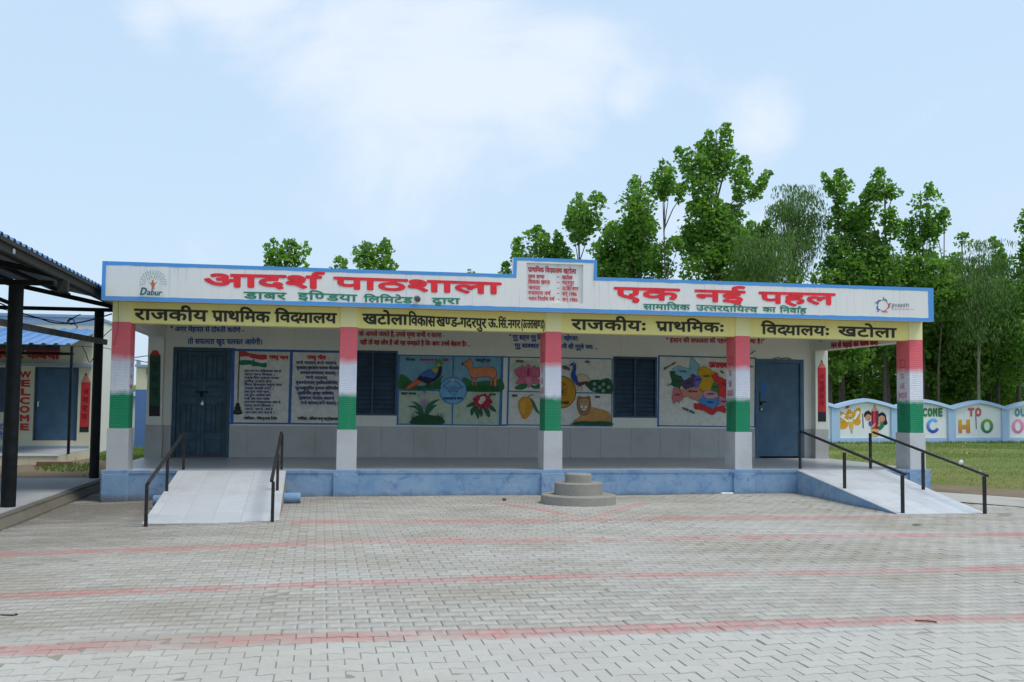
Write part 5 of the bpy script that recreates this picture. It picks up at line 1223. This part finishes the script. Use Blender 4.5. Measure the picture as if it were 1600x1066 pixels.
def tree(kind, label, u, Y, plumes, trunk=.10, size=.17, dens=1., light=None, group=None, vtop=None, fill=None):
    """kind poplar / eucalyptus / shrub; plumes are (u_tip, v_tip, u_root, v_root, radius)"""
    names = {'poplar': 'poplar_tree', 'eucalyptus': 'eucalyptus_tree', 'bush': 'leafy_tree'}
    base = Vector((at(u, 650, Y=Y).x, Y, GZT)); cat = 'tree'
    e_ = empty(names[kind], base, label, cat, group)
    P = []; br = MB(); top = max(plumes, key=lambda q: -q[1]); tp = at(top[0], top[1], Y=Y)
    tk = [base, base.lerp(tp, .3)+Vector((random.uniform(-.12, .12), 0, 0)), base.lerp(tp, .6)+Vector((random.uniform(-.12, .12), 0, 0)), base.lerp(tp, .97)]
    br.tube(tk, [trunk, trunk*.8, trunk*.5, .015], 8, cap=False)
    for (ut, vt, ub, vb, r) in plumes:
        if kind == 'poplar': r = r*.52+.04
        dy = random.uniform(-.9, .9)*min(1.6, r*1.5); t = at(ut, vt, Y=Y)+Vector((0, dy, 0)); b = at(ub, vb, Y=Y)+Vector((0, dy*.3, 0))
        L_ = (t-b).length; n = int(420*dens*L_*r*2*(.17/size)**2*(.62 if kind == 'poplar' else 1.15))
        P.append(plume_pts(b, t, r, max(n, 25)))
        # the limb starts on the trunk below the plume
        h = max(.15, min(.92, (b.z-1.2-base.z)/(tp.z-base.z))); k = base.lerp(tp, h)
        br.tube([k, b.lerp(k, .35)+Vector((0, 0, .1)), b, b.lerp(t, .85)], [trunk*.38, trunk*.28, trunk*.2, .01], 6, cap=False)
    if fill:
        (cu, cv, rx, rz_, n) = fill
        if kind == 'poplar': cv += 24; rx *= .8; rz_ *= .8; n = int(n*1.25)
        if kind == 'eucalyptus': n = int(n*1.6)
        c = at(cu, cv, Y=Y); q = rng.normal(size=(n, 3)); q /= np.linalg.norm(q, axis=1, keepdims=True); q *= rng.random((n, 1))**.4
        kc = 60; cc = rng.normal(size=(kc, 3)); cc /= np.linalg.norm(cc, axis=1, keepdims=True); cc *= rng.random((kc, 1))**.45; q = cc[rng.integers(0, kc, n)]*.86+rng.normal(size=(n, 3))*.115
        P.append(np.array(c)+q*np.array([rx, rx*.9, rz_]))
        for i in range(7):
            p_ = Vector(c)+Vector((random.uniform(-.7, .7)*rx, random.uniform(-.5, .5)*rx, random.uniform(-.2, .7)*rz_)); br.tube([base.lerp(tp, random.uniform(.45, .7)), p_], [trunk*.35, .012], 5, cap=False)
    br.build('trunk', M_['palebark' if light else 'bark'], e_, smooth=True)
    P = np.concatenate(P)
    if kind == 'eucalyptus': leafmesh(P, size*.95, M_['leafdark'], 'crown', e_, aspect=.22, droop=1)
    else: leafmesh(P, size, M_['leaf' if kind == 'poplar' else 'leaflight'], 'crown', e_, aspect=.92)
    return e_
T = tree
T('poplar', 'small poplar top spreading above the left parapet over the big red heading', 448, 26, [(414, 374, 432, 420, .55), (428, 366, 438, 410, .55), (452, 370, 445, 420, .6), (461, 363, 452, 425, .65), (482, 374, 462, 425, .55), (445, 400, 445, 450, .9), (415, 398, 435, 425, .5)], size=.18, dens=.62, group='poplars behind the school')
T('poplar', 'poplar with two leaf columns above the end of the big red heading', 580, 26, [(568, 366, 568, 425, .75), (600, 364, 594, 425, .85), (530, 398, 535, 430, .6), (585, 400, 582, 430, .8), (608, 400, 600, 430, .5)], size=.18, dens=.9, group='poplars behind the school')
T('poplar', 'lone poplar tip just showing left of the raised name panel', 735, 30, [(735, 417, 735, 440, .3)], size=.18, dens=.9, group='poplars behind the school')
T('poplar', 'low poplar immediately left behind the raised name panel', 822, 27, [(810, 366, 812, 420, .6), (838, 350, 838, 420, .85), (858, 358, 852, 420, .7), (791, 402, 795, 440, .4)], size=.165, dens=1.05, group='poplars behind the school')
T('poplar', 'dark short poplar behind the raised name panel', 876, 27, [(870, 358, 872, 430, .7), (886, 382, 884, 430, .6), (876, 372, 876, 420, .5)], size=.165, dens=1.05, group='poplars behind the school')
T('poplar', 'slender forked poplar with two leaf plumes above the name panel', 917, 26, [(900, 295, 905, 385, 1.05), (930, 298, 920, 368, .95), (905, 330, 900, 380, .8)], size=.165, trunk=.07, dens=1.0, group='poplars behind the school')
T('poplar', 'poplar right of the name panel with several upright tips', 965, 28, [(950, 352, 945, 430, .9), (970, 336, 968, 430, 1.2), (985, 330, 985, 420, 1.1), (938, 368, 940, 430, .7)], size=.165, dens=1.0, fill=(962, 410, 2.0, 1.6, 1700), group='poplars behind the school')
T('poplar', 'broad poplar beside the tall thin bare stem', 1003, 27, [(1001, 262, 1005, 350, .95), (990, 300, 995, 400, 1.2), (1010, 320, 1012, 420, 1.4), (980, 326, 992, 410, 1.0)], size=.165, dens=1.05, fill=(1000, 395, 2.1, 2.2, 2600), group='poplars behind the school')
T('poplar', 'thin poplar whose bare stem carries a tuft of leaves', 1048, 25, [(1034, 242, 1040, 315, .85), (1045, 262, 1043, 318, .8), (1070, 280, 1058, 316, .35), (1060, 360, 1056, 400, .7)], size=.165, trunk=.075, dens=1.0, group='poplars behind the school')
T('poplar', 'tallest poplar with branches reaching out to both sides', 1126, 26, [(1119, 188, 1122, 290, .95), (1140, 190, 1132, 270, .7), (1100, 208, 1112, 300, 1.0), (1062, 218, 1085, 275, .62), (1088, 240, 1100, 330, 1.1), (1170, 232, 1152, 310, .85), (1216, 258, 1170, 310, .42), (1160, 290, 1150, 350, .7), (1080, 300, 1100, 360, 1.3), (1110, 290, 1115, 390, 1.5), (1140, 310, 1138, 400, 1.5), (1070, 340, 1095, 400, 1.1), (1168, 345, 1160, 400, .8)], size=.165, trunk=.13, dens=1.0, fill=(1120, 385, 2.7, 2.6, 4800), group='poplars behind the school')
T('poplar', 'short poplar between the tallest poplar and the weeping eucalyptus', 1195, 28, [(1180, 335, 1182, 400, .8), (1203, 336, 1198, 400, .8), (1190, 350, 1190, 420, 1.1)], size=.165, dens=1.0, fill=(1185, 410, 2.2, 1.7, 2000), group='poplars behind the school')
T('eucalyptus', 'weeping eucalyptus with grey drooping foliage left of the poplar cluster', 1242, 27, [(1237, 280, 1240, 350, 1.0), (1215, 305, 1235, 345, .8), (1262, 300, 1246, 350, .9), (1222, 318, 1232, 400, .9), (1270, 325, 1258, 400, .9), (1240, 330, 1242, 430, 1.2), (1205, 322, 1225, 350, .5)], size=.20, dens=.75, light=1, fill=(1240, 385, 1.25, 2.2, 1500), group='eucalyptus trees')
T('eucalyptus', 'dark drooping eucalyptus low in front of the tallest poplar', 1185, 24, [(1178, 365, 1185, 430, 1.3), (1200, 372, 1195, 450, 1.1), (1165, 380, 1175, 450, 1.0)], size=.20, dens=.9, light=1, fill=(1185, 415, 1.5, 1.7, 1700), group='eucalyptus trees')
T('poplar', 'poplar with a kinked side plume right of the weeping eucalyptus', 1322, 26, [(1306, 260, 1308, 320, .75), (1279, 268, 1300, 305, .42), (1316, 290, 1316, 400, .9), (1335, 310, 1334, 400, .9), (1355, 318, 1348, 400, .8), (1290, 365, 1300, 420, .7)], size=.165, trunk=.10, dens=1.0, fill=(1325, 405, 2.1, 1.8, 2400), group='poplars behind the school')
T('poplar', 'high poplar with a stacked double plume over the figure ring emblem', 1384, 25, [(1381, 252, 1386, 315, .95), (1400, 285, 1394, 315, .5), (1363, 276, 1358, 345, .75), (1386, 318, 1388, 380, .75), (1352, 310, 1352, 380, .7), (1370, 350, 1372, 430, 1.1)], size=.165, trunk=.10, dens=1.05, fill=(1375, 405, 2.2, 2.0, 2800), group='poplars behind the school')
T('poplar', 'pointed poplar to the right of the double plume one', 1440, 25, [(1438, 286, 1440, 375, .9), (1428, 330, 1432, 390, 1.0), (1452, 345, 1448, 400, .7), (1420, 360, 1425, 420, .9)], size=.165, dens=1.0, fill=(1435, 425, 2.3, 2.2, 3000), group='poplars behind the school')
T('poplar', 'narrow single plume poplar above the right end of the parapet', 1466, 24, [(1476, 314, 1466, 372, .5), (1455, 400, 1458, 440, .9)], size=.165, trunk=.06, dens=1.0, fill=(1468, 440, 1.6, 1.5, 1500), group='poplars behind the school')
T('poplar', 'small poplar tip left of the broad dark eucalyptus', 1502, 28, [(1504, 360, 1504, 388, .5), (1492, 390, 1496, 430, .8), (1486, 400, 1490, 450, .9)], size=.165, dens=.9, fill=(1490, 450, 1.6, 2.0, 1800), group='poplars behind the school')
T('poplar', 'leaning poplar plume right of the broad dark eucalyptus', 1560, 26, [(1549, 365, 1562, 425, .5), (1558, 385, 1565, 430, .5), (1580, 425, 1578, 480, .9)], size=.165, dens=1.05, fill=(1575, 470, 2.0, 2.2, 2600), group='poplars behind the school')
T('poplar', 'poplar cut by the right edge of the view', 1604, 23, [(1598, 375, 1600, 430, .6), (1612, 312, 1612, 400, .9), (1605, 420, 1605, 500, 1.0)], size=.165, dens=1.0, fill=(1612, 490, 1.8, 2.4, 2600), group='poplars behind the school')
ec = M_
for u, Y, vt, lb_, rr in ((1530, 24, 372, 'broad dark eucalyptus with pale straight stem over the end panels', 1.7), (1490, 29.5, 420, 'eucalyptus stem just right of the parapet end', 1.5), (1556, 29, 410, 'pale eucalyptus stem at the TO panel', 1.5), (1350, 30.5, 400, 'thin pale stem seen through the right veranda end', 1.6), (1410, 31, 410, 'eucalyptus hidden mostly behind the last pillar', 1.7), (1585, 32, 420, 'eucalyptus stem near the right edge of the view', 1.6)):
    T('eucalyptus', lb_, u, Y, [(u, vt, u, vt+70, rr*.8), (u-15, vt+25, u-5, vt+110, rr*.8), (u+16, vt+30, u+6, vt+115, rr*.8), (u, vt+60, u, vt+150, rr)], size=.20, dens=.62, trunk=.085, light=1, fill=(u, vt+110, rr*1.25, 2.7, 3400), group='eucalyptus trees')
for i, (u, Y, vt, tk_, lb_) in enumerate(((1300, 25, 440, .12, 'dark trunked tree nearest the right rear pier'), (1318, 26, 430, .17, 'stout brown trunk seen through the right veranda end'), (1385, 26, 440, .17, 'stout brown trunk just left of the last pillar'), (1452, 27, 470, .12, 'dark trunk right beside the last pillar'), (1468, 29, 500, .08, 'thin leaning trunk over the COME lettering'), (1510, 27, 480, .09, 'dark trunk between the TO panel and the last pillar'), (1545, 31, 470, .08, 'thin dark trunk behind the TO panel'), (1592, 26, 440, .12, 'dark dense tree at the right edge of the wall'), (1425, 30, 440, .10, 'trunk hidden behind the white part of the last pillar'))):
    T('bush', lb_, u, Y, [(u, vt, u, vt+60, 1.3), (u-25, vt+25, u-5, vt+90, 1.1), (u+25, vt+30, u+6, vt+95, 1.1)], size=.19, dens=.7, trunk=tk_, fill=(u, vt+88, 2.3, 2.1, 4200), group='leafy trees behind the compound wall')
for i, (u, Y, vt, lb_) in enumerate(((1306, 33, 592, 'low shrub showing over the wall beside the rear pier'), (1340, 33, 596, 'rounded shrub above the apex of the cartoon panel'), (1372, 32, 590, 'shrub above the children painting'), (1400, 30, 600, 'shrub touching the last pillar'), (1465, 34, 606, 'pale shrub above the COME letters'), (1500, 33, 596, 'shrub left of the TO panel apex'), (1540, 34, 590, 'shrub above the H and O letters'), (1585, 32, 585, 'shrub above the last visible wall panel'))):
    base = Vector((at(u, 650, Y=Y).x, Y, GZT)); e_ = empty('shrub', base, lb_, 'shrub', 'shrubs behind the compound wall'); MB().tube([base, base+Vector((.05, 0, 1.2))], [.04, .02], 6).build('stem', M_['bark'], e_)
    c = at(u, vt+12, Y=Y); n = 3600; kc = 40; cc = rng.normal(size=(kc, 3)); cc /= np.linalg.norm(cc, axis=1, keepdims=True); q = cc[rng.integers(0, kc, n)]*.8+rng.normal(size=(n, 3))*.2
    leafmesh(np.array(c)+q*np.array([1.9, 1.3, 1.7]), .18, M_['leaflight'], 'crown', e_, aspect=.8)
# far tree line beyond the field
n = 26000; X_ = rng.uniform(-60, 160, n); H_ = 3.0+1.6*np.sin(X_*.11)+1.2*np.sin(X_*.43+1)+.8*np.sin(X_*1.1); P = np.stack([X_, 95+rng.normal(size=n)*3, -.5+rng.random(n)**.7*np.clip(H_, 1, 9)], 1)
o = leafmesh(P, .75, M_['leaflight'], 'far_tree_line', None, aspect=.9); tag(o, 'distant line of pale green trees beyond the fields', 'tree line', kind='stuff')
ha = MB()
# grass
def blades(name, P, h, mat, parent=None, w=.012):
    n = len(P); an = rng.uniform(0, 2*np.pi, n); s_ = np.stack([np.cos(an), np.sin(an), np.zeros(n)], 1)*w; hh = h*rng.uniform(.5, 1.3, (n, 1)); ln = rng.normal(size=(n, 3))*.35*hh; ln[:, 2] = 0
    V = np.stack([P-s_, P+s_, P+ln+np.array([0, 0, 1])*hh], 1).reshape(-1, 3); return fastmesh(name, V, np.arange(3*n).reshape(-1, 3), mat, parent, attr=rng.random(n))
n = 90000; X_ = 14.9+rng.random(n)**.8*24; Y_ = -1.0+rng.random(n)**.75*26.; keep = (X_-14.8)*.9 > -(Y_-1.0)*1.0+.3
den = np.sin(X_*.7+Y_*.3)+np.sin(Y_*1.1-X_*.25)+rng.normal(size=n)*.8; keep &= den > -1.0; X_, Y_ = X_[keep], Y_[keep]
t_ = np.clip((Y_-2)/16, 0, 1); P = np.stack([X_, Y_, -.435+.08*(t_*t_*(3-2*t_))+.012*np.sin(X_*.9+Y_*.5)], 1)
tag(blades('lawn', P, .045, M_['blade'], w=.010), 'short patchy lawn beside the school up to the compound wall', 'grass', kind='stuff')
n = 5000; s_ = rng.uniform(-30, 14, n); P = np.array([tuple(W(x, 0, .14+abs(random.gauss(0, .10)))) for x in s_]); P[:, 2] = -.37
tag(blades('wall_weeds', P, .13, M_['blade'], w=.02), 'dark weeds along the foot of the compound wall', 'weeds', kind='stuff')
n = 5000; X_ = rng.uniform(-2.6, -.3, n); Y_ = rng.uniform(3.9, 13, n); kp = (np.sin(X_*3.1+Y_*1.3)+np.sin(Y_*2.2-X_) > .35) & (X_ > -2.4); X_, Y_ = X_[kp], Y_[kp]; P = np.stack([X_, Y_, np.array([yz(a, b) for a, b in zip(X_, Y_)])], 1)
tag(blades('yard_weeds', P, .07, M_['blade'], w=.02), 'green weeds growing between the shed and the classroom block', 'weeds', kind='stuff')
X_ = rng.uniform(-1.9, 1.2, 9000); Y_ = rng.uniform(8.9, 14.5, 9000); P = np.stack([X_, Y_, np.full(9000, -.30)], 1)
grid('side_yard_lawn', -1.9, 3.0, 9.0, 14.6, 6, 6, lambda x, y: -.30, M_['grass'])
tag(blades('side_lawn', P, .10, M_['blade'], w=.02), 'green grass seen through the left veranda end', 'grass', kind='stuff')
# fallen leaves, twigs and scraps
def scrap(name, u, v, z, pts, m, label, cat, r=.006):
    c = at(u, v, Z=z)
    if m == 'leafm':
        o = MB(); o.prism([c+Vector((a_, b_, 0)) for a_, b_ in pts], (0, 0, .004)); o = o.build(name, M_['leaflight'])
    else: o = MB().tube([c+Vector((a_, b_, .008)) for a_, b_ in pts], r, 6).build(name, M_[m])
    return tag(o, label, cat)
zg = -.418
scrap('twig', 1446, 972, zg+.004, [(-.065, .03), (0, 0), (.06, -.045)], 'bark', 'dark twig lying on the right half of the nearest red stripe', 'twig')
scrap('twig', 12, 963, zg+.01, [(-.05, .01), (0, 0), (.04, -.01), (.06, .012), (.045, .03)], 'black', 'curled black twig on the paving at the left edge', 'twig', .006)
lf = [(-.06, -.01), (-.02, .03), (.03, .02), (.06, -.01), (.02, -.035), (-.03, -.03)]
scrap('fallen_leaf', 287, 865, zg+.006-.05, lf, 'leafm', 'yellow green leaf on the paving right of the left ramp foot', 'leaf')
scrap('fallen_leaf', 1432, 819.5, zg+.006, [(a_*1.3, b_*1.2) for a_, b_ in lf], 'leafm', 'dark leaf on the paving in front of the right ramp', 'leaf')
scrap('fallen_leaf', 1570, 803.5, -.39, [(a_*2, b_*1.3) for a_, b_ in lf], 'leafm', 'flattened leaf beside the foot of the outermost handrail', 'leaf')
o = MB().lathe(at(788, 783, Z=-.42).x, at(788, 783, Z=-.42).y, [(.02, -.42), (.035, -.40), (.025, -.375)], 9).build('pebble', M_['bark']); tag(o, 'small dark stone on the paving left of the round steps', 'stone')
o = MB().box(8.9, 9.12, -.25, -.17, -.415, -.385).build('paper_scrap', M_['wallwhite'], bevel=.01); o.location = Vector((at(1122, 769, Z=-.41).x-9.0, 0, 0)); tag(o, 'crumpled white scrap at the plinth foot left of the fourth pillar', 'litter')
n = 260; X_ = rng.uniform(15, 36, n); Y_ = rng.uniform(3, 23, n); t_ = np.clip((Y_-2)/16, 0, 1); P = np.stack([X_, Y_, -.385+.08*(t_*t_*(3-2*t_))], 1)
tag(leafmesh(P, .075, flat('dry_leaf', (.40, .30, .14), .8), 'dry_leaves', None), 'scattered dry leaves and paper bits on the lawn', 'leaves', kind='stuff')
